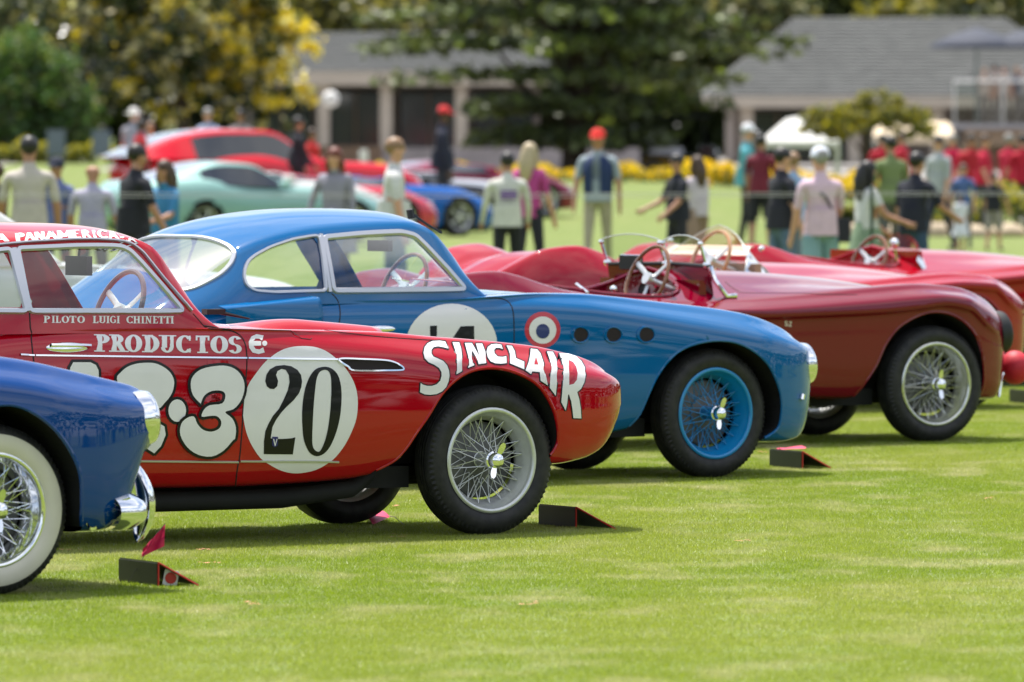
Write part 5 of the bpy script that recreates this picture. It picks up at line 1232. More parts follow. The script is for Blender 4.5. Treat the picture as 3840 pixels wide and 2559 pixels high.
pp('man in a black tee shirt and jeans with one arm reaching to the right', 2098, 226, 352, (.012,.014,.026), (.035,.07,.14), 1, 'black', yaw=-.7, arms=((10,8),(50,26)), lean=.08)
pp('man in a light grey shirt and dark trousers walking on the right', 2158, 151, 313, (.40,.43,.44), (.02,.025,.05), 0, 'black', yaw=2.3, sleeve=.9, stance=.2)
pp('child in a bright blue shirt with sun on the shoulders', 2214, 150, 378, (.08,.14,.34), (.12,.12,.16), 0, 'brown', yaw=2.9)
pp('small child in a white dress on the right', 2207, 156, 446, (.70,.70,.76), (.70,.70,.76), 1, 'black', yaw=.3, skirt=True)
pp('man in a black shirt and grey shorts at the far right', 2283, 152, 398, (.012,.013,.022), (.30,.27,.26), 0, 'brown', yaw=-.5, shorts=True, arms=((15,10),(20,26)))
reds = [(2028,318,126,'left end of the red shirted group'),(2073,308,122,'second from the left of the red shirted group'),(2190,342,126,'hidden behind the grey shirted walker'),(2232,335,130,'behind the child in the blue shirt'),(2262,352,134,'in the very middle of the red group'),(2318,332,128,'near the right edge of the photo'),(2350,346,132,'cut by the right edge of the photo')]
for i, (x_, t_, s_, w_) in enumerate(reds):
    o = pp('person in a bright red shirt, '+w_, x_, s_, t_, (.50+.05*(i % 3), .008+.01*(i % 2), .03+.015*(i % 3)), (.05,.05,.06), i % 2, ['black','brown','grey'][i % 3], yaw=i*1.1, h=1.72, z=None if True else 0, arms=((25,18),(20,14)))
    o['group'] = 'people in red shirts at the right'

# ================================================================= modern cars behind
def sportscar(label, nose, s, m, roofm=None, g=None, cab=1.0, hroof=1.20, yaw=.56, L=4.5):
    """nose: pixel of the nose tip in the 2353 px wide view, s: pixels per metre"""
    y = FD/s; x = (nose[0]-1176.5)/s; gz = g if g is not None else ground_z(x-1.0, y-.5)
    U = Vector((math.cos(yaw), math.sin(yaw), 0)); nx = .95
    o = empty('sports_car', Vector((x, y, gz))-U*nx-Vector((-math.sin(yaw), math.cos(yaw), 0))*(-.3), yaw); tag(o, label, 'sports car', 'modern sports cars parked behind the rope')
    class K: pass
    f = {k: T(v) for k, v in dict(
        ws=[(-L+.95,.3),(-L+1.0,.70),(-L+1.3,.88),(-2.6,.95),(-1.5,.90),(0,.95),(.5,.88),(.8,.70),(.93,.45),(.95,.2)],
        zb=[(-L+.95,.35),(-L+1.4,.18),(0,.15),(.7,.16),(.95,.25)],
        zc=[(-L+.95,.80),(-L+1.2,.95),(-2.6,1.0),(-1.6,.90),(-.5,.86),(0,.82),(.4,.70),(.8,.52),(.95,.38)],
        zh=[(-L+.95,.8),(-L+1.2,.97),(-2.6,1.0),(-1.4,.92),(-.8,.80),(0,.66),(.5,.56),(.8,.47),(.95,.36)]).items()}
    def half(u):
        ws, zb, zc, zh = f['ws'](u), f['zb'](u), f['zc'](u), f['zh'](u); H = zc-zb
        return crom([(0,zb),(.85*ws,zb),(.97*ws,zb+.15*H),(ws,zb+.5*H),(.96*ws,zb+.8*H),(.80*ws,zc),(.5*ws,.5*zc+.5*zh),(0,zh)], 4)
    us = [-L+.95+(L)*i/90 for i in range(91)]
    V, Fc = loft(us, half); bv = BVHTree.FromPolygons(V, Fc)
    for uc in (0, -2.65):
        poly = [(uc-.36*math.cos(PI*i/20), .33+.36*math.sin(PI*i/20)) for i in range(21)]; poly = [(uc-.36,.1)]+poly+[(uc+.36,.1)]
        Fc, g_ = cut(V, Fc, [(uc-.36,-3)]+poly[1:-1]+[(uc+.36,-3)], lambda v: abs(v.y) > .55 and v.z < .85, bv)
        for sd in (-1, 1):
            mesh('wheel_housing', [Vector((a, sd*.52, b_)) for a, b_ in poly], [tuple(range(len(poly)))], DARK, o, smooth=False)
            b = MB(); b.lathe([(.22,-.10),(.30,-.115),(.325,-.09),(.33,0),(.325,.09),(.22,.1)], 32); t = b.build('wheel', TYRE, o); t.location = (uc, sd*.82, .33); t.rotation_euler = (0,0,PI if sd > 0 else 0)
            b = MB(); b.lathe([(.215,-.105),(.225,-.11),(.20,-.09),(.20,.0)], 32)
            for q in range(5):
                a = 2*PI*q/5; b.strip([Vector((0,-.10,0)), Vector((.12*math.cos(a),-.095,.12*math.sin(a))), Vector((.21*math.cos(a),-.10,.21*math.sin(a)))], [Vector((0,-1,0))]*3, .05, .02)
            b.build('rim', ALU, t)
    mesh('body', V, Fc, bodypaint(m), o)
    E = [(-.95,.78,.86),(-1.25,.70,1.0),(-1.6,.62,hroof-.06),(-1.9,.58,hroof-.02),(-2.3,.57,hroof-.03),(-2.75,.58,hroof-.15),(-3.2,.62,.98)]
    C = [(-.70,.82),(-1.05,.98),(-1.45,hroof-.06),(-1.85,hroof+.0),(-2.3,hroof+.0),(-2.8,hroof-.12),(-3.35,.96)]
    B = [(-.95,.80,.84),(-1.25,.82,.86),(-1.6,.83,.87),(-1.9,.84,.88),(-2.3,.85,.90),(-2.75,.84,.92),(-3.2,.80,.93)]
    E, C, B = [[(-.8+(q[0]+.8)*cab,)+q[1:] for q in Q] for Q in (E, C, B)]
    e, c, b_ = crom(E, 6), crom(C, 6), crom(B, 6); V = []; n = len(e); rows = []
    for i in range(n):
        row = [b_[i], tuple((p*.6+q*.4) for p, q in zip(b_[i], e[i])), tuple((p*.12+q*.88) for p, q in zip(b_[i], e[i]))]
        for q in range(9):
            s1 = 1-q/8; row.append((c[i][0]+(e[i][0]-c[i][0])*s1*s1, e[i][1]*s1, c[i][1]-(c[i][1]-e[i][2])*s1**2.6))
        rows.append(row+[(p[0],-p[1],p[2]) for p in reversed(row[:-1])])
    w_ = len(rows[0]); V = [Vector(p) for r_ in rows for p in r_]; FP = []; FG = []; FS = []
    for i in range(n-1):
        for q in range(w_-1):
            fc = (i*w_+q, i*w_+q+1, (i+1)*w_+q+1, (i+1)*w_+q); qq = min(q, w_-2-q)
            sideg = qq <= 1 and 5 < i < n-9 and qq >= 0; scr = qq >= 4 and i < 13; rear_ = qq >= 5 and i > n-12
            (FS if scr or rear_ else FG if sideg else FP).append(fc)
    mesh('roof', V, FP, roofm or m, o); mesh('windscreen', V, FS, MATS.get('screen_sky_sheen') or mat('screen_sky_sheen', (.22,.25,.27), .05, 0, 1.0), o)  # pale screen colour stands in for sky reflected in the glass
    for sd in (-1, 1): mesh('side_windows', V, [q for q in FG if sum(V[i].y for i in q)*sd > 0], MATS.get('dark_glass') or mat('dark_glass', (.015,.018,.022), .04, 0, 1.0), o)
    for sd in (-1, 1):
        MB().ball((.62, sd*.62, .56), (.16,.09,.05), 12, 8).build('headlight', LENS, o); MB().ball((-1.25, sd*.98, .93), (.09,.08,.055), 10, 6).build('door_mirror', m, o)
    return o
GRN = paint('pale_green_metallic', (.22,.42,.38), .25); SRED = paint('scarlet_paint', (.62,.008,.02)); PINKP = paint('rose_red_paint', (.60,.05,.08)); MIDB = paint('mid_blue_paint', (.0,.10,.42)); BLK = paint('black_paint', (.012,.012,.015)); SILV = paint('silver_paint', (.45,.47,.52), .5); WINE = paint('wine_red_paint', (.20,.005,.03))
sportscar('pale green metallic modern coupe with a rounded roof', (885, 0), 147, GRN, hroof=1.26, L=4.7)
sportscar('scarlet modern car with a high curved roof behind the pale green coupe', (965, 0), 134, SRED, g=.40, hroof=1.42, L=5.6, cab=1.65)
sportscar('white modern sports car nose right of the pale green coupe', (885, 0), 141.5, WP, hroof=1.08)
sportscar('rose red modern sports car with a low nose', (992, 0), 137.5, PINKP, hroof=1.08)
sportscar('bright blue modern sports car with a low pointed nose', (1122, 0), 134, MIDB, hroof=1.05)
sportscar('black modern sports car beyond the bright blue one', (1172, 0), 128.5, BLK, hroof=1.08)
sportscar('silver modern sports car beyond the black one', (1212, 0), 124, SILV, hroof=1.08)
sportscar('wine red modern sports car whose nose shows past the woman in pink', (1312, 0), 119.5, WINE, hroof=1.08)
# ================================================================= plants, buildings and the rest of the background
def leafmat(name, col, rough=.5, tr=.3, spec=.5):
    m = mat(name, col, rough, noise=(2.5, .35)); n = m.node_tree.nodes; l = m.node_tree.links; b = n['Principled BSDF']; b.inputs['Specular IOR Level'].default_value = spec
    t = n.new('ShaderNodeBsdfTranslucent'); t.inputs[0].default_value = (min(1, col[0]*1.5), min(1, col[1]*1.4), col[2]*.7, 1); x = n.new('ShaderNodeMixShader'); x.inputs[0].default_value = tr
    out = [q for q in n if q.type == 'OUTPUT_MATERIAL'][0]; l.new(b.outputs[0], x.inputs[1]); l.new(t.outputs[0], x.inputs[2]); l.new(x.outputs[0], out.inputs[0]); return m
BARK = mat('bark', (.07,.05,.035), .9, noise=(6,.5), bump=(9,.8,.05)); PALEBARK = mat('pale_bark', (.32,.27,.20), .9, noise=(6,.4))
L_DK = leafmat('leaf_dark_green', (.048,.064,.025)); L_MD = leafmat('leaf_mid_green', (.10,.13,.04)); L_LT = leafmat('leaf_light_green', (.15,.21,.05)); L_OL = leafmat('leaf_olive', (.25,.24,.10)); L_SG = leafmat('leaf_fresh_green', (.07,.16,.035))
L_GL = leafmat('leaf_glossy_green', (.030,.050,.012), .22, .15, .8); L_YE = leafmat('leaf_yellow', (.85,.62,.05), .4, .45); L_PA = leafmat('leaf_pale_tan_and_glint', (.80,.72,.48), .3, .4); L_YG = leafmat('leaf_yellow_green', (.36,.34,.03), .5, .4)  # pale tan serves leaf backs and painted glints of glossy leaves
L_FL = leafmat('petal_yellow', (.85,.55,.005), .6, .3)
def rquad(V, Fc, c, s, flat=0.0, asp=1.6):
    a = Vector((random.gauss(0,1), random.gauss(0,1), random.gauss(0,1)*(1-flat))).normalized(); b_ = a.cross(Vector((random.gauss(0,1), random.gauss(0,1), random.gauss(0,1)))).normalized()
    i = len(V); V += [c-a*s*asp/2, c+b_*s*.45, c+a*s*asp/2, c-b_*s*.45]; Fc.append((i, i+1, i+2, i+3))
def crown(name, blobs, n, size, mats, wts, parent, clumps=120, shell=.35, flat=0.0, wfun=None, spread=.16):
    V = []; Fc = []; MI = []; vol = [b[1][0]*b[1][1]*b[1][2] for b in blobs]; tot = sum(vol); cs = []
    for (c, r), v in zip(blobs, vol):
        for q in range(max(4, int(clumps*v/tot))):
            d = Vector((random.gauss(0,1), random.gauss(0,1), random.gauss(0,1))).normalized(); k = random.uniform(shell, 1.0)**.6
            cs.append((Vector(c)+Vector((d.x*r[0], d.y*r[1], d.z*r[2]))*k, min(r)*spread*random.uniform(.6, 1.5), random.random()))
    for i in range(n):
        c, sp, tone = cs[i % len(cs)]; p = c+Vector((random.gauss(0, sp), random.gauss(0, sp), random.gauss(0, sp*.7)))
        rquad(V, Fc, p, size*random.uniform(.6, 1.35), flat); w_ = wfun(p, tone) if wfun else wts; t = random.random()*sum(w_); k = 0
        while t > w_[k] and k < len(w_)-1: t -= w_[k]; k += 1
        MI.append(k)
    return mesh(name, V, Fc, mats, parent, smooth=False, mi=MI)
def trunk(o, h, r, limbs, m=BARK, lean=.0):
    b = MB(); P = [Vector((lean*t*t+.05*math.sin(5*t), .04*math.cos(4*t), h*t)) for t in [i/8 for i in range(9)]]; b.tube(P, [r*(1.25-.75*i/8) for i in range(9)], 10); b.build('trunk', m, o)
    for i, (t, d, L) in enumerate(limbs):
        b = MB(); p = P[int(t*8)]; d = Vector(d).normalized(); b.tube([p, p+d*L*.5+Vector((0,0,L*.08)), p+d*L+Vector((0,0,L*.25))], [r*.5, r*.32, r*.12], 8); b.build('limb', m, o)
def tree(name, label, x, s, cat='tree', group=None):
    y = FD/s; X = (x-1176.5)/s; o = empty(name, (X, y, ground_z(X, y))); tag(o, label, cat, group); return o
# yellow-leaved broad tree on the left
o = tree('broadleaf_tree', 'large broad tree with glossy dark and yellow leaves behind the left cars', 415, 77)
trunk(o, 4.0, .22, [(.4,(-1,0,.6),2.2),(.5,(1,.2,.5),2.4),(.6,(.2,-1,.7),2),(.7,(-.5,.6,1),2.5)])
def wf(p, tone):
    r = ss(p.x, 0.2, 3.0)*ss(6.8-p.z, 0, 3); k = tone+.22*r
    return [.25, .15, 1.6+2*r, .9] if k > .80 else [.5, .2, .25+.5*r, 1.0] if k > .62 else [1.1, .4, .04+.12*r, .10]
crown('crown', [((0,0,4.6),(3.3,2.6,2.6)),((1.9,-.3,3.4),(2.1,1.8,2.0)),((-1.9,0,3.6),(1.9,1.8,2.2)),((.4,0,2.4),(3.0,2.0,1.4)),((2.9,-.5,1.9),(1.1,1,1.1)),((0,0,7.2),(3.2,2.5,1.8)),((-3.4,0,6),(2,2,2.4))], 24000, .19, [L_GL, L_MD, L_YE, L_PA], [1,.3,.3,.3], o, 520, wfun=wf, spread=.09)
o = tree('conifer_shrub', 'rounded dark green conifer at the far left edge', 55, 80)
trunk(o, 1.6, .14, [(.5,(1,0,1),1),(.5,(-1,0,1),1)])
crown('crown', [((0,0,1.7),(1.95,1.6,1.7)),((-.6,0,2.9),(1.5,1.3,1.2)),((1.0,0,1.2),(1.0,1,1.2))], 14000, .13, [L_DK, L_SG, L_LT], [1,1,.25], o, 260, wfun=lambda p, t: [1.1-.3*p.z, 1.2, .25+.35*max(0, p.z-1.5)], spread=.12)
# spreading dark tree in the middle
o = tree('spreading_conifer', 'huge spreading dark green conifer in the middle with long level boughs', 1318, 86)
trunk(o, 7.0, .30, [(.15,(-1,0,.9),3),(.2,(1,0,1.0),3),(.3,(-.4,-.3,1),3),(.3,(.7,.2,1.1),3.5),(.5,(-1,.3,.6),3.5),(.5,(1,-.3,.5),3.5)])
V = []; Fc = []; MI = []
for i in range(185):
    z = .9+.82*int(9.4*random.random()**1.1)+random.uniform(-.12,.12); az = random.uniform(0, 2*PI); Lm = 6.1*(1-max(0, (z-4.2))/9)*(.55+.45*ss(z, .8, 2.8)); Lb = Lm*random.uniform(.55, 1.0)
    if i == 0: z, az, Lb = 3.55, 0.0, 6.3
    if i == 1: z, az, Lb = 3.5, PI+.1, 5.3
    if i == 2: z, az, Lb = 3.2, .1, 5.8
    d = Vector((math.cos(az), math.sin(az)*.8, 0)); nl = int(26+Lb*16)
    for q in range(nl):
        t = .22+.78*random.random(); wd = .42*(1.15-t)+.12
        p = d*Lb*t+Vector((random.gauss(0, wd), random.gauss(0, wd), z+.35*math.sin(t*2.2)-.25*t*t+random.gauss(0, .075)))
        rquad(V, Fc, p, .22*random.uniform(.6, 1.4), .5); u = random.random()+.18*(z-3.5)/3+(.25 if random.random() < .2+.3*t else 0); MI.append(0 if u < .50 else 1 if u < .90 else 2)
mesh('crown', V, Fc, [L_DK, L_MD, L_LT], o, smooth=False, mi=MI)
# trees beyond the roofs
for i, (x, s, h, r_, cols, lb) in enumerate([(60,60,8,3.6,[L_DK,L_MD,L_OL],'dark leafy tree in the top left corner'),(640,56,8.5,2.6,[L_OL,L_YG,L_MD],'yellow green tree top above the left roof'),(800,58,8,2.8,[L_DK,L_OL,L_YG],'olive tree top right of the yellow green one'),
      (985,57,9,3.4,[L_DK,L_MD,L_OL],'dark tree top behind the left end of the spreading conifer'),(1750,56,8.5,3.0,[L_OL,L_MD,L_DK],'olive tree behind the left end of the right roof'),(1935,55,9,3.0,[L_OL,L_MD,L_LT],'pale green tree over the middle of the right roof'),
      (2110,57,8.5,2.8,[L_OL,L_YG,L_MD],'sunlit olive tree above the roof, left of the umbrellas'),(2300,58,9,3.2,[L_MD,L_OL,L_DK],'green tree in the top right corner'),(330,57,9,3.4,[L_DK,L_MD,L_DK],'dark tree behind the yellow leaved tree'),(1450,54,10,4.5,[L_DK,L_DK,L_MD],'dark tree behind the crown of the spreading conifer')]):
    o = tree('background_tree', lb, x, s, group='trees beyond the buildings'); trunk(o, h*.75, .2, [(.5,(1,0,1),2),(.6,(-1,.2,1),2)], PALEBARK if i % 2 else BARK)
    crown('crown', [((0,0,h*.66),(r_,r_*.7,h*.30)),((r_*.5,0,h*.45),(r_*.8,r_*.6,h*.22)),((-r_*.5,0,h*.5),(r_*.8,r_*.6,h*.24))], 5200, .30, cols, [1,.8,.5], o, 140)
o = tree('small_tree', 'small pale yellow green tree in front of the right roof eave', 1990, 92)
trunk(o, 1.6, .09, [(.5,(1,0,1),.9),(.6,(-1,0,1),.9)]); crown('crown', [((0,0,1.85),(1.6,1,.35)),((-.9,0,1.6),(.8,.7,.3)),((.3,0,2.2),(.6,.6,.3)),((1.2,0,1.5),(.6,.6,.3))], 4200, .12, [L_OL, L_YG, L_MD], [1,.8,.5], o, 150)
def wood(name, pts, h, w_, n, label):
    V = []; Fc = []; MI = []
    for i in range(n):
        a, b_ = random.choice(pts); t = random.random(); hh = h*(.75+.25*math.sin(a[0]*.7+a[1]*.9+t*23)); p = Vector((a[0]+(b_[0]-a[0])*t+random.gauss(0, w_), a[1]+(b_[1]-a[1])*t+random.gauss(0, w_), hh*random.random()**.8))
        rquad(V, Fc, p, 1.2*random.uniform(.6, 1.4)); MI.append(random.choice((0,0,1)))
    tag(mesh(name, V, Fc, [L_DK, L_MD], None, smooth=False, mi=MI), label, 'woodland', kind='stuff')
wood('far_trees', [((62,-70),(62,190)),((-66,-70),(-66,190)),((-66,-70),(62,-70)),((30,345),(110,330)),((-110,340),(-20,350)),((-20,350),(40,350)),((62,190),(110,330)),((-66,190),(-110,340))], 13.0, 2.2, 46000, 'dark belt of trees around the show ground')
# flower beds and hedges (nobody could count the plants)
def bed(name, label, strips, n, size, mats, wts, cat='flower bed'):
    V = []; Fc = []; MI = []
    for i in range(n):
        x0, x1, yy, dp, h = random.choice(strips); X = random.uniform(x0, x1); Y = yy+random.uniform(-dp/2, dp/2); z = h*random.random()**.5*(.8+.25*math.sin(X*3.1)+.15*math.sin(X*9))
        rquad(V, Fc, Vector((X, Y, ground_z(X, Y)+z)), size*random.uniform(.6, 1.4)); t = z/h; w2 = [wts[0]*(t**2+.03), wts[1]*(1.15-t)]+list(wts[2:]); u = random.random()*sum(w2); k = 0
        while u > w2[k] and k < len(w2)-1: u -= w2[k]; k += 1
        MI.append(k)
    tag(mesh(name, V, Fc, mats, None, smooth=False, mi=MI), label, cat, kind='stuff')
bed('flower_bed', 'long bed of bright yellow flowers across the far side of the lawn', [(-7.2,2.2,213,3.0,.36),(2.2,9.5,208,3.4,.44),(4.0,9.0,196,4,.5)], 15000, .12, [L_FL, L_MD], [2.6,.45])
bed('hedge', 'low yellow green hedge behind the left cars', [(-16,-11.8,238,2,.62),(-11.4,-6,238,2,.5)], 9000, .12, [L_YG, L_MD], [2.2,.8], 'hedge')
bed('shrub_bed', 'bed of yellow green shrubs on the right behind the red shirted people', [(6.4,14,146,3,.78),(5.3,7,150,2,.6)], 12000, .10, [L_YG, L_MD, L_DK], [1.5,.8,.4], 'shrubs')
SAND = mat('sandstone', (.50,.40,.28), .9, noise=(3,.25), bump=(6,.5,.03))
for i in range(9):
    X = 5.9+i*.62; Y = 142.6-(i % 2)*.5; b = MB(); b.ball((0,0,.08), (.28+.1*random.random(), .25, .15+.06*random.random()), 10, 7)
    for v in b.V: v += Vector((random.uniform(-.03,.03),)*3)
    o = b.build('edging_stone', SAND, None); o.location = (X, Y, ground_z(X, Y)-.03); tag(o, ['small rounded','large flat','broad tan'][i % 3]+' sandstone edging stone below the shrub bed, number %s from the left' % ['one','two','three','four','five','six','seven','eight','nine'][i], 'stone', 'edging stones along the shrub bed')
# paving beyond the flowers
PAVE = mat('pale_paving', (.30,.28,.26), .9, noise=(.4,.2))
V = [Vector((x, y, ground_z(x, y)+.012)) for y in (219,226,235,245,260,300,340) for x in [-60+i*5 for i in range(25)]]
tag(mesh('path', V, [(j*25+i, j*25+i+1, (j+1)*25+i+1, (j+1)*25+i) for j in range(6) for i in range(24)], PAVE), None, None, kind='structure')
# ---- buildings
ROOF = mat('grey_shingle_roof', (.095,.098,.094), .9, noise=(1.6,.35), bump=(5,.5,.05)); FASC = mat('beige_fascia', (.50,.43,.35), .8, noise=(2,.12)); WALLM = mat('beige_stucco', (.36,.30,.26), .9, noise=(1.2,.15)); INN = mat('dark_interior', (.020,.022,.022), .9); WOODB = mat('brown_timber', (.18,.12,.08), .8, noise=(3,.3)); GLD = mat('dark_window_glass', (.03,.04,.045), .08, 0, .6)
def wz_(y, s): return CAMH-(y-280)/s
def building(label, s, x0, x1, yr, ye, yf, ybase, posts, depth=9, hip=3, rows_=14, skip=0):
    Y = FD/s; X0, X1 = (x0-1176.5)/s, (x1-1176.5)/s; g = wz_(ybase, s); o = empty('low_building', ((X0+X1)/2, Y, g)); tag(o, label, 'building')
    zr, ze, zf = wz_(yr, s)-g, wz_(ye, s)-g, wz_(yf, s)-g; hw = (X1-X0)/2
    # shingle courses: overlapping strips
    b = MB()
    for i in range(rows_):
        t0, t1 = i/rows_, (i+1.15)/rows_; t1 = min(1, t1); y0 = -1.2+(depth*.5+1.2)*t0; y1 = -1.2+(depth*.5+1.2)*t1; za, zb_ = ze+(zr-ze)*t0, ze+(zr-ze)*t1; h0, h1 = hw+1-hip*t0, hw+1-hip*t1
        b.add([(-h0,y0,za+.05),(h0,y0,za+.05),(h1,y1,zb_+.0),(-h1,y1,zb_+.0),(-h0,y0,za-.02),(h0,y0,za-.02)], [(0,1,2,3),(4,5,1,0)])
    b.add([(-hw-1,-1.2,ze),(-hw-1+hip,depth*.5,zr),(-hw-1,depth,ze)], [(0,1,2)]); b.add([(hw+1,-1.2,ze),(hw+1,depth,ze),(hw+1-hip,depth*.5,zr)], [(0,1,2)]); b.add([(-hw-1,depth,ze),(hw+1,depth,ze),(hw+1-hip,depth*.5,zr),(-hw-1+hip,depth*.5,zr)], [(0,3,2,1)])
    b.build('roof', ROOF, o, smooth=False)
    MB().box((0,-1.23,(ze+zf)/2), (2*hw+2.1,.10,ze-zf)).build('fascia', FASC, o, smooth=False)
    MB().box((0,-.6,ze-.08), (2*hw+1.6,1.2,.04)).build('soffit', FASC, o, smooth=False)
    MB().box((0,depth*.5+1,ze/2), (2*hw,depth-2,ze)).build('wall', WALLM, o, smooth=False)
    k = max(2, int(hw/1.1))
    for i in range(k-skip):
        xx = -hw+(i+.5)*2*hw/k; b = MB(); b.box((xx, 1.46, zf*.5), (2*hw/k*.82,.06,zf*.86)); f_ = b.build('window', INN, o, smooth=False)
        MB().box((xx, 1.41, zf*.5), (2*hw/k*.76,.02,zf*.80)).build('pane', GLD, f_, smooth=False); MB().box((xx, 1.38, zf*.5), (.07,.03,zf*.82)).build('glazing_bar', WOODB, f_, smooth=False)
    for p in posts: MB().box(((p-1176.5)/s-(X0+X1)/2, -.7, zf/2), (.38,.38,zf)).build('post', FASC, o, smooth=False)
    return o
building('low building with a grey shingle roof and beige fascia, left of the conifer', 71.5, 560, 1240, 72, 165, 197, 372, [745, 888, 1060])
building('long low building with a wide grey shingle roof on the right', 74, 1690, 2480, 36, 222, 248, 378, [1715, 1960, 2150], depth=12, rows_=22, skip=2)
b = MB(); Y = FD/73.7
def wallthing(label, xa, xb, s, h, m, t=.3):
    Xa, Xb = (xa-1176.5)/s, (xb-1176.5)/s; Y = FD/s; o = MB().box((0,0,h/2), (Xb-Xa, t, h)).build('garden_wall', m, None, smooth=False); o.location = ((Xa+Xb)/2, Y, ground_z((Xa+Xb)/2, Y)-.02); tag(o, label, 'low wall'); return o
wallthing('low brown garden wall in front of the left building', 700, 880, 76, .75, WOODB)
wallthing('long pale grey wall behind the flowers and the black buggy', 880, 1470, 77, .72, mat('grey_stone', (.30,.27,.27), .9, noise=(2,.3)))
# timber deck with glass railing, people and umbrellas
s = 77; Y = FD/s; X0 = (2190-1176.5)/s; zf = wz_(284, s); g = ground_z(X0, Y)
o = empty('raised_deck', (X0, Y, g)); tag(o, 'raised deck with a glass railing above the red shirted people on the right', 'deck')
MB().box((3.4,2.4,zf-g-.09), (6.8,4.8,.16)).build('deck_floor', mat('grey_deck_edge', (.38,.37,.39), .7, noise=(3,.15)), o, smooth=False)
MB().box((3.6,2.4,zf-g-.42), (6.0,4.2,.5)).build('deck_beam', mat('tan_timber', (.38,.27,.18), .8, noise=(3,.2)), o, smooth=False)
MB().box((3.6,3.6,(zf-g)/2-.3), (6.4,.2,zf-g-.6)).build('deck_wall', mat('tan_stone', (.55,.43,.30), .9, noise=(2,.25), bump=(5,.5,.05)), o, smooth=False)
for i in range(5):
    MB().box((.04+i*1.45,.06,zf-g+.62), (.05,.05,1.24)).build('railing_post', ALU, o, smooth=False)
    if i < 4: mesh('railing_pane', [(.10+i*1.45,.06,zf-g+.05),(1.42+i*1.45,.06,zf-g+.05),(1.42+i*1.45,.06,zf-g+1.19),(.10+i*1.45,.06,zf-g+1.19)], [(0,1,2,3)], glassmat('green_rail_glass%d' % i, (.80,.86,.82), .6) if i == 0 else MATS['green_rail_glass0'], o, smooth=False)
MB().tube([(0,.06,zf-g+1.26),(6,.06,zf-g+1.26)], .03, 8).build('hand_rail', ALU, o)
for i, (x_, t_, c_, w_) in enumerate([(2262,158,(.45,.36,.30),'in beige, first from the left'),(2287,148,(.30,.25,.22),'with dark hair and brown top'),(2308,152,(.42,.36,.32),'in pale brown, middle one'),(2336,155,(.03,.04,.08),'in navy, second from right'),(2352,157,(.30,.27,.26),'in grey beside the right edge')]):
    q = pp('person behind the glass railing, '+w_, x_, 76-i % 2, t_, c_, (.2,.17,.15), i % 2, ['sandy','black','brown','sandy','grey'][i], yaw=i*1.3, z=zf); q['group'] = 'people on the raised deck'
UMB = mat('slate_umbrella_cloth', (.035,.042,.065), .8, noise=(3,.15))
for x_, lb in ((2248, 'slate blue parasol open above the deck'), (2372, 'slate blue parasol cut by the right edge of the photo')):
    s = 78; Y = FD/s; X = (x_-1176.5)/s; u_ = empty('parasol', (X, Y+1, zf)); tag(u_, lb, 'parasol', 'parasols over the deck'); hT = wz_(62, s)-zf
    MB().tube([(0,0,0),(0,0,hT-.05)], .035, 10).build('pole', mat('green_grey_pole', (.10,.14,.13), .5, .3), u_)
    b = MB(); n = 8; V = [(0,0,hT)]; 
    for r_, dz in ((.5,-.16),(.95,-.33),(1.35,-.52),(1.37,-.62)):
        V += [(r_*math.cos(2*PI*i/32)*(1-.04*abs(math.sin(4*2*PI*i/32))), r_*math.sin(2*PI*i/32), hT+dz) for i in range(32)]
    Fc = [(0,1+i,1+(i+1) % 32) for i in range(32)]+[(1+k*32+i, 1+(k+1)*32+i, 1+(k+1)*32+(i+1) % 32, 1+k*32+(i+1) % 32) for k in range(3) for i in range(32)]
    mesh('canopy', V, Fc, UMB, u_)
    for i in range(8): a = 2*PI*i/8; MB().tube([(0,0,hT-.45),(.75*math.cos(a),.75*math.sin(a),hT-.28)], .012, 5).build('rib', ALU, u_)
s = 82; Y = FD/s; X = (2100-1176.5)/s; o = empty('canvas_awning', (X, Y, ground_z(X, Y))); tag(o, 'cream canvas awning between the small tree and the deck', 'awning')
hz = wz_(312, s)-ground_z(X, Y); b = MB(); b.add([(-1.15,0,hz),(1.15,0,hz),(1.0,.9,hz+.38),(-1.0,.9,hz+.42),(-1.15,0,hz-.22),(1.15,0,hz-.22)], [(0,1,2,3),(4,5,1,0)]); b.build('awning_cloth', mat('cream_canvas', (.72,.58,.40), .8, noise=(2,.1)), o, smooth=False)
for sx in (-1.1, 1.1): MB().tube([(sx,.02,0),(sx,.02,hz)], .03, 8).build('pole', ALU, o)
# white marquee
s = 90; Y = FD/s; X = (1838-1176.5)/s; g = ground_z(X, Y); o = empty('canopy_tent', (X, Y, g)); tag(o, 'white canopy tent with a peaked roof behind the men in caps', 'tent')
hw = .98; he = wz_(325, s)-g; hp = wz_(268, s)-g; TENT = mat('white_tent_cloth', (.72,.71,.68), .7, noise=(2,.1))
b = MB(); b.add([(-hw,-hw,he),(hw,-hw,he),(hw,hw,he),(-hw,hw,he),(-hw*.35,-hw*.2,hp-.06),(hw*.0,-hw*.2,hp),(hw*.0,hw*.2,hp),(-hw*.35,hw*.2,hp-.06),(-hw,-hw,he-.16),(hw,-hw,he-.16),(hw,hw,he-.16),(-hw,hw,he-.16)], [(0,1,5,4),(1,2,6,5),(2,3,7,6),(3,0,4,7),(4,5,6,7),(8,9,1,0),(9,10,2,1),(10,11,3,2),(11,8,0,3)])
b.build('tent_roof', TENT, o, smooth=False)
for sx in (-1, 1):
    for sy in (-1, 1): MB().tube([(sx*hw*.97, sy*hw*.97, 0), (sx*hw*.97, sy*hw*.97, he)], .035, 8).build('leg', ALU, o)
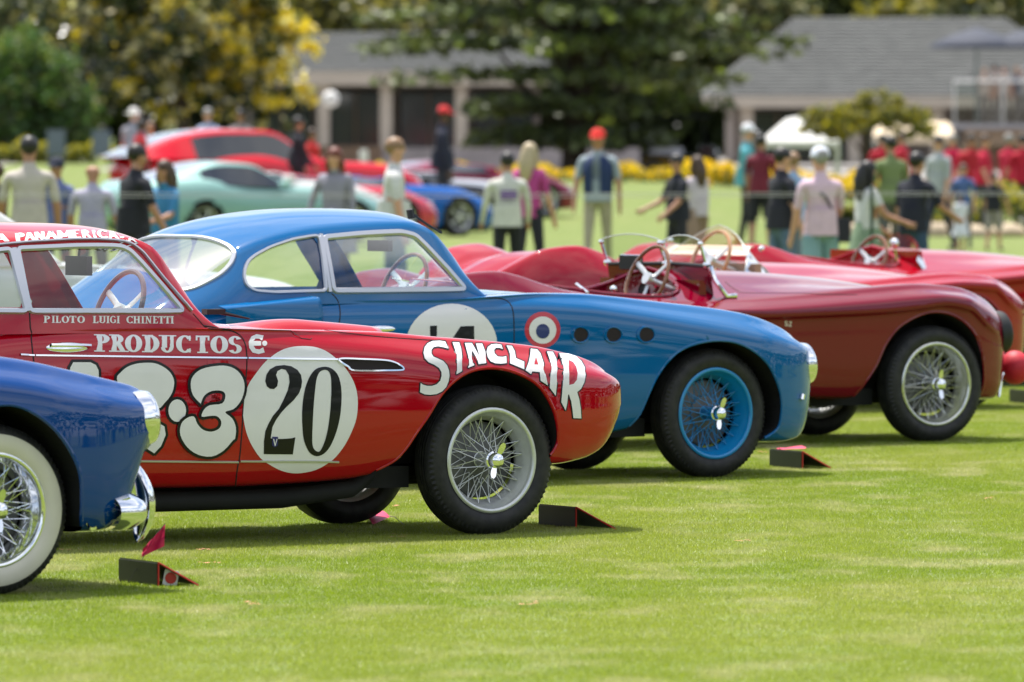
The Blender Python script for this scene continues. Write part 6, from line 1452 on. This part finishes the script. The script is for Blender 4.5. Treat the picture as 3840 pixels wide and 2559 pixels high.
# black buggy
s = 86; Y = FD/s; X = (1560-1176.5)/s; g = ground_z(X, Y); o = empty('golf_buggy', (X, Y, g)); tag(o, 'black golf buggy with a pale seat behind the yellow flowers', 'golf buggy')
b = MB(); b.box((0,0,.42), (2.1,1.1,.34)); b.box((.75,0,.68), (.45,1.05,.3)); q = b.build('body', BLK, o); md = q.modifiers.new('b', 'BEVEL'); md.width = .06; md.segments = 3
MB().box((-.35,0,.70), (.9,1.0,.16)).box((-.75,0,.95), (.14,1.0,.45)).build('seat', mat('pale_seat', (.5,.48,.55), .5), o); MB().box((-.1,0,1.62), (1.9,1.15,.07)).build('canopy', BLK, o)
for sx in (-.9, .7):
    for sy in (-.5, .5): MB().tube([(sx, sy, .6), (sx*.92, sy, 1.6)], .02, 6).build('canopy_post', BLK, o)
for sx in (-.7, .7):
    for sy in (-.52, .52): w_ = MB().lathe([(.0,-.07),(.13,-.08),(.22,-.08),(.24,0),(.22,.08),(0,.08)], 24, 'y').build('wheel', TYRE, o); w_.location = (sx, sy, .24)
MB().ball((1.0,-.35,.66), (.05,.09,.07)).build('headlight', CHROME, o)
# slate notice boards, white bollard lamp
for x_, lb in ((129, 'slate grey notice board, left one of a pair by the hedge'), (233, 'slate grey notice board, right one of a pair by the hedge')):
    s = 84; Y = FD/s; X = (x_-1176.5)/s; o = empty('notice_board', (X, Y, ground_z(X, Y))); tag(o, lb, 'notice board', 'notice boards by the hedge')
    MB().box((0,0,.62), (.50,.05,.72)).build('panel', mat('slate_panel', (.12,.15,.19), .5, noise=(2,.1)), o, smooth=False)
    for sx in (-.22, .22): MB().tube([(sx, .03, 0), (sx, .03, 1.0)], .02, 6).build('leg', STEEL, o)
s = 88; X = (836-1176.5)/s; Y = FD/s; o = MB().lathe([(.0,.75),(.10,.74),(.12,.6),(.10,.45),(.05,.43),(.05,0)], 16, 'z').build('bollard_lamp', TENT, None); o.location = (X, Y, ground_z(X, Y)); tag(o, 'small white bollard lamp behind the line of modern cars', 'bollard lamp')
o = MB().ball((0,0,0), .26, 16, 12).build('white_parasol_top', TENT, None); o.name = 'globe_lamp'; s = 74; o.location = ad(760, 228, FD/s); tag(o, 'round white globe lamp under the eave of the left building', 'lamp')
# rope and stanchions
s = 250; Y = FD/s; sx = [-190, 2003, 2560]; zz = [CAMH-(437-280)/s]*3; GP = mat('green_post', (.02,.05,.03), .5); ROPE = mat('white_rope', (.36,.36,.35), .8)
zr = CAMH-(442-280)/s
for k, x_ in enumerate(sx):
    X = (x_-1176.5)/s; o = empty('rope_stanchion', (X, Y, 0)); tag(o, 'thin green post holding the rope'+(', in front of the white and green dress' if k == 1 else ', outside the picture at the '+('left' if k == 0 else 'right')), 'post', 'posts of the rope line')
    MB().tube([(0,0,0),(0,0,zr+.03)], .016, 8).build('post', GP, o); MB().ball((0,0,zr+.04), .022).build('post_cap', GP, o)
for dz, lb in ((0, 'upper thin white rope along the crowd line'), (-.028, 'lower thin white rope along the crowd line')):
    b = MB(); P = []
    for a, c in zip(sx[:-1], sx[1:]):
        for i in range(30):
            t = i/30; P.append(Vector((((a+(c-a)*t)-1176.5)/s, Y, zr+dz-(.012 if c-a > 1000 else .0)*4*t*(1-t)*(1.6 if dz else 1))))
    P.append(Vector(((sx[-1]-1176.5)/s, Y, zr+dz))); tag(b.tube(P, .0032, 5).build('rope', ROPE, None), lb, 'rope', 'ropes of the crowd line')
finish_people()
